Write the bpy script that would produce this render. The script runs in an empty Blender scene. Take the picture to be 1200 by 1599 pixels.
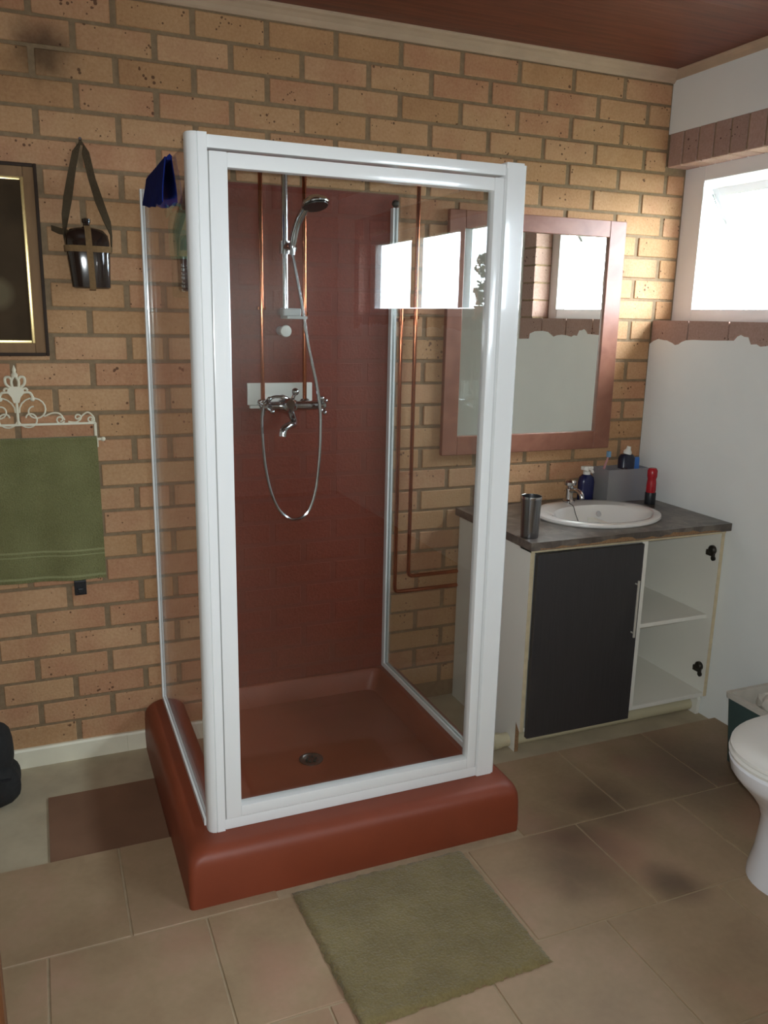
import bpy, bmesh, math, random
from mathutils import Vector, Matrix
random.seed(7)
PI = math.pi
SC = bpy.context.scene
COL = SC.collection

# ------------------------------------------------------------------ camera
CAM = Vector((-0.28037, -2.80592, 1.50368))
YAW, PITCH, ROLL = 0.39782, -0.23356, 0.02076
fw = Vector((math.sin(YAW) * math.cos(PITCH), math.cos(YAW) * math.cos(PITCH), math.sin(PITCH)))
rt = Vector((math.cos(YAW), -math.sin(YAW), 0))
up = rt.cross(fw)
rt2 = rt * math.cos(ROLL) + up * math.sin(ROLL)
up2 = up * math.cos(ROLL) - rt * math.sin(ROLL)
cd = bpy.data.cameras.new('camera')
cam = bpy.data.objects.new('camera', cd)
COL.objects.link(cam)
M = Matrix((rt2, up2, -fw)).transposed().to_4x4()
M.translation = CAM
cam.matrix_world = M
cd.sensor_fit = 'VERTICAL'
cd.sensor_height = 36.0
cd.lens = 1288.0 / 1599.0 * 36.0
cd.clip_start = 0.02
SC.camera = cam

# ------------------------------------------------------------------ sky, light through the windows, exposure
w = bpy.data.worlds.new('overcast_sky')
SC.world = w
w.use_nodes = True
bg = w.node_tree.nodes['Background']
bg.inputs['Color'].default_value = (0.80, 0.90, 1.0, 1)
bg.inputs['Strength'].default_value = 42.0
SC.view_settings.view_transform = 'Standard'
SC.view_settings.look = 'None'
SC.view_settings.gamma = 1.0
SC.view_settings.use_curve_mapping = False
SC.view_settings.exposure = 0.0
SC.cycles.transparent_max_bounces = 24
SC.cycles.max_bounces = 10
SC.cycles.diffuse_bounces = 6
SC.cycles.glossy_bounces = 6


def portal(name, y0, y1, z0, z1):
    l = bpy.data.lights.new(name, 'AREA')
    l.shape = 'RECTANGLE'
    l.size = abs(y1 - y0)
    l.size_y = z1 - z0
    l.cycles.is_portal = True
    o = bpy.data.objects.new(name, l)
    o.location = (2.30, (y0 + y1) / 2, (z0 + z1) / 2)
    # light's -Z looks to -X, its X along Y
    o.rotation_euler = Matrix(((0, 0, 1), (-1, 0, 0), (0, -1, 0))).to_euler()
    COL.objects.link(o)


portal('daylight_portal', -0.95, 0.0, 1.48, 2.10)
portal('daylight_portal', -5.12, -2.88, 1.48, 2.10)

# the telephone's own flash, just beside its lens (its glints sit on every chrome and copper tube at lens height)
fl = bpy.data.lights.new('camera_flash', 'SPOT')
fl.energy = 95.0
fl.color = (0.90, 0.97, 1.0)
fl.spot_size = math.radians(125)
fl.spot_blend = 1.0
fl.shadow_soft_size = 0.012
flo = bpy.data.objects.new('camera_flash', fl)
flo.matrix_world = Matrix.Translation(rt2 * 0.012 + up2 * 0.02) @ M
COL.objects.link(flo)

# ------------------------------------------------------------------ materials
def lin(c):
    c = c / 255.0
    return c / 12.92 if c <= 0.04045 else ((c + 0.055) / 1.055) ** 2.4


def rgb(r, g, b):
    return (lin(r), lin(g), lin(b), 1)


class NT:
    def __init__(s, m):
        m.use_nodes = True
        s.t = m.node_tree
        s.b = s.t.nodes['Principled BSDF']

    def n(s, typ, **kw):
        x = s.t.nodes.new(typ)
        for k, v in kw.items():
            if k in x.inputs:
                x.inputs[k].default_value = v
            else:
                setattr(x, k, v)
        return x

    def l(s, a, b):
        s.t.links.new(a, b)

    def ramp(s, fac, stops):
        r = s.n('ShaderNodeValToRGB')
        e = r.color_ramp.elements
        while len(e) < len(stops):
            e.new(0.5)
        for i, (p, c) in enumerate(stops):
            e[i].position = p
            e[i].color = c
        s.l(fac, r.inputs['Fac'])
        return r.outputs['Color']

    def mix(s, fac, a, b, mode='MIX'):
        m = s.n('ShaderNodeMix', data_type='RGBA', blend_type=mode)
        for v, sock in ((fac, m.inputs[0]), (a, m.inputs[6]), (b, m.inputs[7])):
            if hasattr(v, 'is_linked'):
                s.l(v, sock)
            else:
                sock.default_value = v
        return m.outputs[2]

    def math(s, op, a, b=None, c=None):
        m = s.n('ShaderNodeMath', operation=op)
        for i, v in enumerate((a, b, c)):
            if v is None:
                continue
            if hasattr(v, 'is_linked'):
                s.l(v, m.inputs[i])
            else:
                m.inputs[i].default_value = v
        return m.outputs[0]

    def bump(s, h, strength=0.3, dist=0.01):
        b = s.n('ShaderNodeBump')
        b.inputs['Strength'].default_value = strength
        b.inputs['Distance'].default_value = dist
        s.l(h, b.inputs['Height'])
        s.l(b.outputs['Normal'], s.b.inputs['Normal'])


def mat(name, col, rough=0.5, metal=0.0, spec=0.5, var=0.0, scale=20, bump=0.0, coat=0.0, sheen=0.0, stretch=None):
    m = bpy.data.materials.new(name)
    t = NT(m)
    b = t.b
    b.inputs['Base Color'].default_value = col
    b.inputs['Roughness'].default_value = rough
    b.inputs['Metallic'].default_value = metal
    b.inputs['Specular IOR Level'].default_value = spec
    b.inputs['Coat Weight'].default_value = coat
    b.inputs['Sheen Weight'].default_value = sheen
    if var or bump:
        tc = t.n('ShaderNodeTexCoord')
        src = tc.outputs['Object']
        if stretch:
            mp = t.n('ShaderNodeMapping')
            mp.inputs['Scale'].default_value = stretch
            t.l(src, mp.inputs['Vector'])
            src = mp.outputs['Vector']
        nz = t.n('ShaderNodeTexNoise', Scale=scale, Detail=5.0)
        t.l(src, nz.inputs['Vector'])
        if var:
            lo = tuple(c * (1 - var) for c in col[:3]) + (1,)
            hi = tuple(min(1, c * (1 + var)) for c in col[:3]) + (1,)
            t.l(t.ramp(nz.outputs['Fac'], [(0.3, lo), (0.7, hi)]), b.inputs['Base Color'])
        if bump:
            t.bump(nz.outputs['Fac'], bump, 0.004)
    return m


def stains_and_shade(t, spots, amount_scale=9.0):
    """soft dirt and painted-in shade fixed on the surface: returns a 0..1 mask (world position)"""
    geo = t.n('ShaderNodeNewGeometry')
    nz = t.n('ShaderNodeTexNoise', Scale=amount_scale, Detail=2.0)
    t.l(geo.outputs['Position'], nz.inputs['Vector'])
    off = t.n('ShaderNodeVectorMath', operation='MULTIPLY_ADD')
    t.l(nz.outputs['Color'], off.inputs[0])
    off.inputs[1].default_value = (0.10, 0.10, 0.10)
    off.inputs[2].default_value = (-0.05, -0.05, -0.05)
    ad = t.n('ShaderNodeVectorMath', operation='ADD')
    t.l(geo.outputs['Position'], ad.inputs[0])
    t.l(off.outputs[0], ad.inputs[1])
    tot = None
    for (c, r, a) in spots:
        d = t.n('ShaderNodeVectorMath', operation='DISTANCE')
        t.l(ad.outputs[0], d.inputs[0])
        d.inputs[1].default_value = c
        mr = t.n('ShaderNodeMapRange', interpolation_type='SMOOTHSTEP')
        t.l(d.outputs['Value'], mr.inputs['Value'])
        mr.inputs['From Min'].default_value = 0.0
        mr.inputs['From Max'].default_value = r
        mr.inputs['To Min'].default_value = a
        mr.inputs['To Max'].default_value = 0.0
        tot = mr.outputs[0] if tot is None else t.math('MAXIMUM', tot, mr.outputs[0])
    return tot


def brick_mat(name, cols, speck=True, stain=None):
    m = bpy.data.materials.new(name)
    t = NT(m)
    oi = t.n('ShaderNodeObjectInfo')
    tc = t.n('ShaderNodeTexCoord')
    off = t.n('ShaderNodeVectorMath', operation='MULTIPLY_ADD')
    cx = t.n('ShaderNodeCombineXYZ')
    t.l(oi.outputs['Random'], cx.inputs[0])
    t.l(oi.outputs['Random'], cx.inputs[1])
    t.l(oi.outputs['Random'], cx.inputs[2])
    t.l(cx.outputs[0], off.inputs[0])
    off.inputs[1].default_value = (37, 53, 71)
    t.l(tc.outputs['Object'], off.inputs[2])
    v = off.outputs[0]
    n1 = t.n('ShaderNodeTexNoise', Scale=7.0, Detail=4.0)
    t.l(v, n1.inputs['Vector'])
    f = t.math('ADD', t.math('MULTIPLY', oi.outputs['Random'], 0.6), t.math('MULTIPLY', n1.outputs['Fac'], 0.5))
    c = t.ramp(f, [(i / (len(cols) - 1) * 0.7 + 0.15, k) for i, k in enumerate(cols)])
    n2 = t.n('ShaderNodeTexNoise', Scale=120.0, Detail=3.0)
    t.l(v, n2.inputs['Vector'])
    c = t.mix(0.35, c, t.ramp(n2.outputs['Fac'], [(0.3, (0.35, 0.33, 0.3, 1)), (0.7, (0.75, 0.75, 0.75, 1))]), 'SOFT_LIGHT')
    if speck:
        vo = t.n('ShaderNodeTexVoronoi', Scale=60.0)
        t.l(v, vo.inputs['Vector'])
        n3 = t.n('ShaderNodeTexNoise', Scale=16.0)
        t.l(v, n3.inputs['Vector'])
        thr = t.math('MULTIPLY', t.math('SUBTRACT', n3.outputs['Fac'], 0.48), 1.3)
        sp = t.math('LESS_THAN', vo.outputs['Distance'], thr)
        c = t.mix(t.math('MULTIPLY', sp, 0.75), c, rgb(70, 42, 32))
    if stain:
        c = t.mix(stains_and_shade(t, stain, 14.0), c, rgb(34, 26, 20))
    t.l(c, t.b.inputs['Base Color'])
    t.b.inputs['Roughness'].default_value = 0.85
    t.b.inputs['Specular IOR Level'].default_value = 0.25
    t.bump(n2.outputs['Fac'], 0.35, 0.004)
    return m


SOOT = [((-0.20, 0, 2.23), 0.13, 0.75)]
M_brick = brick_mat('tan_face_brick', [rgb(170, 128, 92), rgb(182, 141, 102), rgb(190, 150, 112), rgb(180, 132, 100), rgb(194, 153, 116)], True, SOOT)
M_brickp = brick_mat('brown_sill_brick', [rgb(160, 132, 122), rgb(170, 140, 128), rgb(178, 148, 136)], True)
M_redbrick = brick_mat('red_painted_brick', [rgb(116, 52, 38), rgb(120, 54, 39), rgb(124, 57, 41)], False)
M_redbrick.node_tree.nodes['Principled BSDF'].inputs['Roughness'].default_value = 0.42
M_redbrick.node_tree.nodes['Principled BSDF'].inputs['Specular IOR Level'].default_value = 0.4
M_mortar = mat('grey_brown_mortar', rgb(140, 118, 91), 0.95, var=0.15, scale=60, bump=0.4)
M_redmortar = mat('red_painted_mortar', rgb(115, 52, 37), 0.5, var=0.08, scale=30)
M_redtray = mat('red_oxide_paint', rgb(128, 58, 34), 0.5, var=0.10, scale=5, bump=0.05)
M_plaster = mat('off_white_wall_paint', rgb(238, 240, 236), 0.75, var=0.03, scale=3, bump=0.05)
M_plaster2 = mat('plain_room_wall_paint', rgb(205, 196, 180), 0.85, var=0.05, scale=3)
M_cornice = mat('cream_cornice', rgb(182, 158, 134), 0.8, var=0.05, scale=12)
M_skirt = mat('cream_skirting_paint', rgb(236, 230, 208), 0.5, var=0.06, scale=9)
M_white = mat('white_powder_coat', rgb(234, 235, 234), 0.18, spec=0.5, coat=0.3)
M_winframe = mat('white_window_paint', rgb(232, 234, 236), 0.35)
M_chrome = mat('chrome', rgb(205, 205, 208), 0.12, metal=1.0)
M_steel = mat('brushed_steel', rgb(150, 150, 152), 0.25, metal=1.0)
M_alu = mat('pale_aluminium', rgb(200, 196, 184), 0.4, metal=0.3)
M_copper = mat('copper', rgb(176, 104, 74), 0.13, metal=1.0, var=0.12, scale=14)
M_greyplastic = mat('grey_plastic', rgb(196, 196, 194), 0.4)
M_screed = mat('bare_cement_screed', rgb(176, 162, 136), 0.9, var=0.12, scale=9, bump=0.2)
M_grout = mat('pale_grout', rgb(166, 146, 118), 0.95, var=0.1, scale=30)
M_melamine = mat('white_melamine', rgb(234, 231, 220), 0.35, var=0.02, scale=3)
M_edge = mat('raw_board_edge', rgb(206, 190, 156), 0.7, var=0.08, scale=50)
M_chip = mat('bare_chipboard', rgb(146, 112, 80), 0.9, var=0.25, scale=150)
M_blackdoor = mat('black_laminate', rgb(56, 53, 53), 0.5, var=0.12, scale=3, stretch=(60, 60, 2))
M_porcelain = mat('white_porcelain', rgb(228, 224, 218), 0.12, coat=0.5)
M_toilet = mat('white_toilet_china', rgb(232, 233, 238), 0.15, coat=0.4)
M_seat = mat('white_seat_plastic', rgb(232, 230, 224), 0.3)
M_darkmetal = mat('dark_hinge_metal', rgb(62, 58, 52), 0.4, metal=0.7)
M_mirror = mat('mirror_silver', rgb(244, 246, 238), 0.012, metal=1.0)
M_navy = mat('navy_plastic', rgb(32, 36, 78), 0.25)
M_darknavy = mat('dark_navy_plastic', rgb(34, 36, 54), 0.3)
M_whiteplastic = mat('white_plastic', rgb(232, 230, 222), 0.3)
M_blue = mat('blue_plastic', rgb(66, 120, 196), 0.3)
M_red = mat('red_plastic', rgb(170, 28, 38), 0.25)
M_blackplastic = mat('black_plastic', rgb(30, 30, 34), 0.4)
M_pink = mat('pink_plastic', rgb(196, 140, 140), 0.35)
M_lightblue = mat('pale_blue_plastic', rgb(120, 160, 190), 0.35)
M_bluecloth = mat('royal_blue_cloth', rgb(26, 40, 108), 0.95, spec=0.1, var=0.15, scale=40, bump=0.3)
M_green = mat('pale_green_plastic', rgb(120, 146, 112), 0.4, var=0.1, scale=40)
M_maroon = mat('dark_maroon_bottle', rgb(70, 36, 36), 0.25)
M_canteen = mat('dark_brown_glaze', rgb(46, 34, 28), 0.1, coat=0.6)
M_strap = mat('khaki_webbing', rgb(128, 100, 66), 0.95, var=0.12, scale=150, bump=0.3)
M_strapdk = mat('olive_webbing', rgb(72, 58, 38), 0.95, var=0.12, scale=150, bump=0.3)
M_iron = mat('cream_painted_iron', rgb(226, 218, 194), 0.5)
M_framewood = mat('brown_frame_wood', rgb(136, 106, 76), 0.65, spec=0.2, var=0.12, scale=6, stretch=(8, 8, 1))
M_framedark = mat('dark_frame_edge', rgb(52, 38, 28), 0.6, spec=0.2)
M_gilt = mat('gilt_slip', rgb(226, 200, 140), 0.25, metal=0.85)
M_teal = mat('teal_green_plastic', rgb(64, 84, 82), 0.45)
M_linen = mat('pale_bin_liner', rgb(206, 200, 188), 0.7, var=0.05, scale=30, bump=0.2)
M_blackcloth = mat('black_fabric', rgb(34, 33, 32), 0.9, var=0.2, scale=60, bump=0.3)
M_pipe = mat('cream_pvc', rgb(200, 190, 158), 0.35)
M_leaf = mat('dull_green_leaf', rgb(80, 92, 72), 0.6, var=0.2, scale=20)
M_pot = mat('terracotta_pot', rgb(150, 92, 66), 0.8)
M_hole = mat('dark_recess', rgb(24, 22, 20), 0.8)


def wood_mat(name, c1, c2, c3, axis_scale, rough=0.35):
    m = bpy.data.materials.new(name)
    t = NT(m)
    oi = t.n('ShaderNodeObjectInfo')
    tc = t.n('ShaderNodeTexCoord')
    cx = t.n('ShaderNodeCombineXYZ')
    for i in range(3):
        t.l(oi.outputs['Random'], cx.inputs[i])
    off = t.n('ShaderNodeVectorMath', operation='MULTIPLY_ADD')
    t.l(cx.outputs[0], off.inputs[0])
    off.inputs[1].default_value = (13, 17, 19)
    t.l(tc.outputs['Object'], off.inputs[2])
    mp = t.n('ShaderNodeMapping')
    mp.inputs['Scale'].default_value = axis_scale
    t.l(off.outputs[0], mp.inputs['Vector'])
    nz = t.n('ShaderNodeTexNoise', Scale=6.0, Detail=6.0, Distortion=0.6)
    t.l(mp.outputs[0], nz.inputs['Vector'])
    c = t.ramp(nz.outputs['Fac'], [(0.3, c1), (0.5, c2), (0.72, c3)])
    vo = t.n('ShaderNodeTexVoronoi', Scale=3.2)
    t.l(off.outputs[0], vo.inputs['Vector'])
    kn = t.ramp(vo.outputs['Distance'], [(0.03, (1, 1, 1, 1)), (0.09, (0, 0, 0, 1))])
    c = t.mix(t.math('MULTIPLY', kn, 0.6), c, tuple(x * 0.35 for x in c1[:3]) + (1,))
    t.l(c, t.b.inputs['Base Color'])
    t.b.inputs['Roughness'].default_value = rough
    return m


M_ceil = wood_mat('varnished_red_pine', rgb(92, 46, 32), rgb(108, 56, 40), rgb(122, 66, 48), (0.6, 9, 9), 0.45)
M_mframe = wood_mat('reddish_pine', rgb(128, 80, 62), rgb(142, 92, 72), rgb(156, 104, 82), (2, 2, 2), 0.4)
M_doorwood = wood_mat('brown_door_wood', rgb(84, 52, 30), rgb(100, 62, 36), rgb(116, 74, 44), (9, 9, 0.6), 0.4)


def tile_mat():
    m = bpy.data.materials.new('mottled_brown_floor_tile')
    t = NT(m)
    oi = t.n('ShaderNodeObjectInfo')
    geo = t.n('ShaderNodeNewGeometry')
    n1 = t.n('ShaderNodeTexNoise', Scale=6.0, Detail=5.0)
    t.l(geo.outputs['Position'], n1.inputs['Vector'])
    n2 = t.n('ShaderNodeTexNoise', Scale=55.0, Detail=3.0)
    t.l(geo.outputs['Position'], n2.inputs['Vector'])
    f = t.math('ADD', t.math('MULTIPLY', n1.outputs['Fac'], 0.75), t.math('MULTIPLY', n2.outputs['Fac'], 0.25))
    c = t.ramp(f, [(0.33, rgb(146, 123, 95)), (0.5, rgb(158, 135, 105)), (0.66, rgb(170, 142, 115))])
    c = t.mix(t.math('MULTIPLY', oi.outputs['Random'], 0.25), c, rgb(156, 128, 106))
    n4 = t.n('ShaderNodeTexNoise', Scale=3.2, Detail=3.0)
    t.l(geo.outputs['Position'], n4.inputs['Vector'])
    pk = t.ramp(n4.outputs['Fac'], [(0.52, (0, 0, 0, 1)), (0.68, (1, 1, 1, 1))])
    c = t.mix(t.math('MULTIPLY', pk, 0.5), c, rgb(164, 122, 102))
    st = stains_and_shade(t, [((1.30, -0.90, 0), 0.26, 0.62), ((1.10, -1.03, 0), 0.22, 0.62), ((1.03, -1.14, 0), 0.2, 0.55),
                    ((0.97, -1.21, 0), 0.10, 0.4), ((1.25, -1.30, 0), 0.11, 0.65), ((1.72, -0.86, 0), 0.42, 0.6)], 7.0)  # last, widest spot: shadow beside the toilet painted in, together with a smudge
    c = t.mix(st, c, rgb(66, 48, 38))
    t.l(c, t.b.inputs['Base Color'])
    t.b.inputs['Roughness'].default_value = 0.5
    t.b.inputs['Specular IOR Level'].default_value = 0.35
    t.bump(n2.outputs['Fac'], 0.12, 0.003)
    return m


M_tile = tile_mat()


def counter_mat():
    m = bpy.data.materials.new('mottled_grey_brown_laminate')
    t = NT(m)
    tc = t.n('ShaderNodeTexCoord')
    n1 = t.n('ShaderNodeTexNoise', Scale=14.0, Detail=6.0, Distortion=1.0)
    t.l(tc.outputs['Object'], n1.inputs['Vector'])
    c = t.ramp(n1.outputs['Fac'], [(0.3, rgb(62, 54, 48)), (0.5, rgb(92, 82, 74)), (0.62, rgb(116, 106, 96)), (0.75, rgb(78, 68, 62))])
    t.l(c, t.b.inputs['Base Color'])
    t.b.inputs['Roughness'].default_value = 0.3
    return m


M_counter = counter_mat()


def terry(name, col, col2, scale=260):
    m = bpy.data.materials.new(name)
    t = NT(m)
    tc = t.n('ShaderNodeTexCoord')
    n1 = t.n('ShaderNodeTexNoise', Scale=scale, Detail=3.0)
    t.l(tc.outputs['Object'], n1.inputs['Vector'])
    n2 = t.n('ShaderNodeTexNoise', Scale=9.0, Detail=3.0)
    t.l(tc.outputs['Object'], n2.inputs['Vector'])
    f = t.math('ADD', t.math('MULTIPLY', n1.outputs['Fac'], 0.5), t.math('MULTIPLY', n2.outputs['Fac'], 0.5))
    t.l(t.ramp(f, [(0.35, col), (0.65, col2)]), t.b.inputs['Base Color'])
    t.b.inputs['Roughness'].default_value = 0.95
    t.b.inputs['Sheen Weight'].default_value = 0.25
    t.b.inputs['Specular IOR Level'].default_value = 0.1
    t.bump(n1.outputs['Fac'], 0.8, 0.006)
    return m


M_towel = terry('olive_green_terry', rgb(108, 106, 68), rgb(130, 128, 86))
M_towelband = mat('green_towel_band', rgb(140, 140, 98), 0.9, var=0.1, scale=200, bump=0.2)
M_mat = terry('olive_bath_mat_pile', rgb(110, 96, 62), rgb(130, 115, 76), 160)
M_brownmat = mat('red_brown_rubber', rgb(124, 90, 68), 0.8, var=0.15, scale=4, bump=0.1)


def glass(name, tint, base=0.04, rough=0.0):
    """thin clear sheet: passes light straight, mirrors more at a grazing angle"""
    m = bpy.data.materials.new(name)
    m.use_nodes = True
    nt = m.node_tree
    nt.nodes.clear()
    out = nt.nodes.new('ShaderNodeOutputMaterial')
    tr = nt.nodes.new('ShaderNodeBsdfTransparent')
    tr.inputs[0].default_value = tint
    gl = nt.nodes.new('ShaderNodeBsdfGlossy')
    gl.inputs['Roughness'].default_value = rough
    gl.inputs['Color'].default_value = (1, 1, 1, 1)
    lw = nt.nodes.new('ShaderNodeLayerWeight')
    pw = nt.nodes.new('ShaderNodeMath')
    pw.operation = 'POWER'
    nt.links.new(lw.outputs['Facing'], pw.inputs[0])
    pw.inputs[1].default_value = 5.0
    ma = nt.nodes.new('ShaderNodeMath')
    ma.operation = 'MULTIPLY_ADD'
    nt.links.new(pw.outputs[0], ma.inputs[0])
    ma.inputs[1].default_value = 1 - base
    ma.inputs[2].default_value = base
    mx = nt.nodes.new('ShaderNodeMixShader')
    nt.links.new(ma.outputs[0], mx.inputs[0])
    nt.links.new(tr.outputs[0], mx.inputs[1])
    nt.links.new(gl.outputs[0], mx.inputs[2])
    nt.links.new(mx.outputs[0], out.inputs[0])
    lw.inputs['Blend'].default_value = 0.5
    return m


M_glass = glass('shower_glass', (0.94, 0.955, 0.95, 1), 0.045)
M_winglass = glass('window_glass', (0.97, 0.98, 0.98, 1), 0.04)
M_clear = mat('frosted_grey_plastic', rgb(170, 166, 168), 0.35)
M_clear.node_tree.nodes['Principled BSDF'].inputs['Alpha'].default_value = 0.5


def painting_mat():
    m = bpy.data.materials.new('dark_oil_painting')
    t = NT(m)
    tc = t.n('ShaderNodeTexCoord')
    n1 = t.n('ShaderNodeTexNoise', Scale=7.0, Detail=4.0)
    t.l(tc.outputs['Object'], n1.inputs['Vector'])
    c = t.ramp(n1.outputs['Fac'], [(0.3, rgb(62, 50, 36)), (0.7, rgb(78, 62, 44))])
    # a pale round still-life shape, part of the painting
    d = t.n('ShaderNodeVectorMath', operation='DISTANCE')
    t.l(tc.outputs['Object'], d.inputs[0])
    d.inputs[1].default_value = (-0.375, -0.019, 1.545)
    mk = t.ramp(d.outputs['Value'], [(0.03, (1, 1, 1, 1)), (0.055, (0, 0, 0, 1))])
    c = t.mix(t.math('MULTIPLY', mk, 0.5), c, rgb(128, 116, 90))
    t.l(c, t.b.inputs['Base Color'])
    t.b.inputs['Roughness'].default_value = 0.75
    t.b.inputs['Specular IOR Level'].default_value = 0.15
    return m


M_painting = painting_mat()


# ------------------------------------------------------------------ geometry helpers
class MB:
    def __init__(s):
        s.bm = bmesh.new()

    def box(s, x0, x1, y0, y1, z0, z1, bev=0.0, seg=2):
        r = bmesh.ops.create_cube(s.bm, size=1.0)
        vs = r['verts']
        for v in vs:
            v.co = Vector(((x0 + x1) / 2 + v.co.x * (x1 - x0), (y0 + y1) / 2 + v.co.y * (y1 - y0), (z0 + z1) / 2 + v.co.z * (z1 - z0)))
        if bev > 0:
            es = list({e for v in vs for e in v.link_edges})
            bmesh.ops.bevel(s.bm, geom=es, offset=bev, segments=seg, profile=0.7, affect='EDGES')
        return s

    def rings(s, rings, cap0=True, cap1=True, closed=True):
        vr = [[s.bm.verts.new(p) for p in r] for r in rings]
        n = len(vr[0])
        for a, b in zip(vr[:-1], vr[1:]):
            for i in range(n if closed else n - 1):
                j = (i + 1) % n
                s.bm.faces.new((a[i], a[j], b[j], b[i]))
        if cap0:
            s.bm.faces.new(list(reversed(vr[0])))
        if cap1:
            s.bm.faces.new(vr[-1])
        return s

    def lathe(s, prof, c=(0, 0, 0), axis=(0, 0, 1), n=24, cap0=True, cap1=True, sx=1.0, sy=1.0):
        q = Vector((0, 0, 1)).rotation_difference(Vector(axis))
        c = Vector(c)
        rr = []
        for r, h in prof:
            rr.append([c + q @ Vector((max(r, 1e-5) * sx * math.cos(2 * PI * i / n), max(r, 1e-5) * sy * math.sin(2 * PI * i / n), h)) for i in range(n)])
        return s.rings(rr, cap0, cap1)

    def tube(s, pts, r, n=8, caps=True, flat=1.0):
        pts = [Vector(p) for p in pts]
        rad = r if isinstance(r, (list, tuple)) else [r] * len(pts)
        t0 = (pts[1] - pts[0]).normalized()
        nv = t0.orthogonal().normalized()
        rr = []
        for i, p in enumerate(pts):
            a = pts[max(0, i - 1)]
            b = pts[min(len(pts) - 1, i + 1)]
            t = (b - a).normalized()
            nv = (nv - t * nv.dot(t))
            nv = nv.normalized() if nv.length > 1e-6 else t.orthogonal().normalized()
            bv = t.cross(nv)
            rr.append([p + (nv * math.cos(2 * PI * k / n) + bv * math.sin(2 * PI * k / n) * flat) * rad[i] for k in range(n)])
        return s.rings(rr, caps, caps)

    def prism(s, poly, d0, d1, plane='yz'):
        def P(a, b, d):
            return {'yz': (d, a, b), 'xz': (a, d, b), 'xy': (a, b, d)}[plane]
        return s.rings([[P(a, b, d0) for a, b in poly], [P(a, b, d1) for a, b in poly]])

    def sphere(s, c, r, sc=(1, 1, 1), seg=16, ring=10):
        res = bmesh.ops.create_uvsphere(s.bm, u_segments=seg, v_segments=ring, radius=r)
        for v in res['verts']:
            v.co = Vector((c[0] + v.co.x * sc[0], c[1] + v.co.y * sc[1], c[2] + v.co.z * sc[2]))
        return s

    def build(s, name, m, parent=None, smooth=False, loc=None):
        bmesh.ops.recalc_face_normals(s.bm, faces=s.bm.faces[:])
        me = bpy.data.meshes.new(name)
        s.bm.to_mesh(me)
        s.bm.free()
        if isinstance(m, (list, tuple)):
            for k in m:
                me.materials.append(k)
        else:
            me.materials.append(m)
        if smooth:
            me.polygons.foreach_set('use_smooth', [True] * len(me.polygons))
            try:
                me.set_sharp_from_angle(angle=math.radians(40))
            except Exception:
                pass
        o = bpy.data.objects.new(name, me)
        COL.objects.link(o)
        if parent:
            put(o, parent)
        return o


def put(o, parent):
    """parent without moving: parts are modelled in world space"""
    o.parent = parent
    o.matrix_parent_inverse = WM[parent].inverted() if parent in WM else Matrix.Identity(4)


WM = {}


def thing(name, loc, label, cat, group=None):
    o = bpy.data.objects.new(name, None)
    o.empty_display_size = 0.05
    o.location = loc
    COL.objects.link(o)
    WM[o] = Matrix.Translation(Vector(loc))
    o['label'] = label
    o['category'] = cat
    if group:
        o['group'] = group
    return o


def tag(o, label, cat, group=None):
    o['label'] = label
    o['category'] = cat
    if group:
        o['group'] = group
    return o


def struct(o):
    o['kind'] = 'structure'
    return o


def inst(name, me, loc, parent):
    o = bpy.data.objects.new(name, me)
    COL.objects.link(o)
    o.location = loc
    o.parent = parent
    return o


def arc(pts, n=6):
    """Catmull-Rom smoothing of a polyline"""
    P = [Vector(p) for p in pts]
    P = [P[0] * 2 - P[1]] + P + [P[-1] * 2 - P[-2]]
    out = []
    for i in range(1, len(P) - 2):
        a, b, c, d = P[i - 1:i + 3]
        for k in range(n):
            t = k / n
            out.append(0.5 * ((2 * b) + (c - a) * t + (2 * a - 5 * b + 4 * c - d) * t * t + (3 * b - a - 3 * c + d) * t ** 3))
    out.append(P[-2])
    return out


def ell(cx, cy, a, b, z, n=48, p=2.0):
    r = []
    for i in range(n):
        t = 2 * PI * i / n
        c, s_ = math.cos(t), math.sin(t)
        r.append(Vector((cx + a * math.copysign(abs(c) ** (2 / p), c), cy + b * math.copysign(abs(s_) ** (2 / p), s_), z)))
    return r


XR, YF, XL, ZC = 2.08, -5.6, -1.15, 2.44      # right wall, wall behind the camera, left wall, ceiling
PITCHZ, Z0 = 0.08142, 2.361                   # brick course pitch and middle of the top course

# ================================================================== THE SETTING
# ---- floor: screed, grout bed and tiles
SCR = -0.022                                   # bare cement lies lower than the tiles
floor = struct(MB().box(XL - 0.2, XR + 0.2, YF - 0.2, 0.2, -0.14, SCR).build('floor', M_screed))
MB().box(XL, XR, YF, -0.5975, SCR, -0.003).build('grout', M_grout, floor)
MB().box(0.97, XR, -0.5975, -0.580, SCR, -0.003).build('grout', M_grout, floor)
T = 0.3757
A1 = -0.972
tile_me = {}


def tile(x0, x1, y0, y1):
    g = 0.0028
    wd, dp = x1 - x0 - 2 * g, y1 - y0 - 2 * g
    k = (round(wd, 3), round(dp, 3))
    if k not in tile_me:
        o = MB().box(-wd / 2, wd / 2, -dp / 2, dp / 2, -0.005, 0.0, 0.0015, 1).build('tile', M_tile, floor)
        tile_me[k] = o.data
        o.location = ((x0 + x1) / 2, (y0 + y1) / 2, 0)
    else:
        inst('tile', tile_me[k], ((x0 + x1) / 2, (y0 + y1) / 2, 0), floor)


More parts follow.
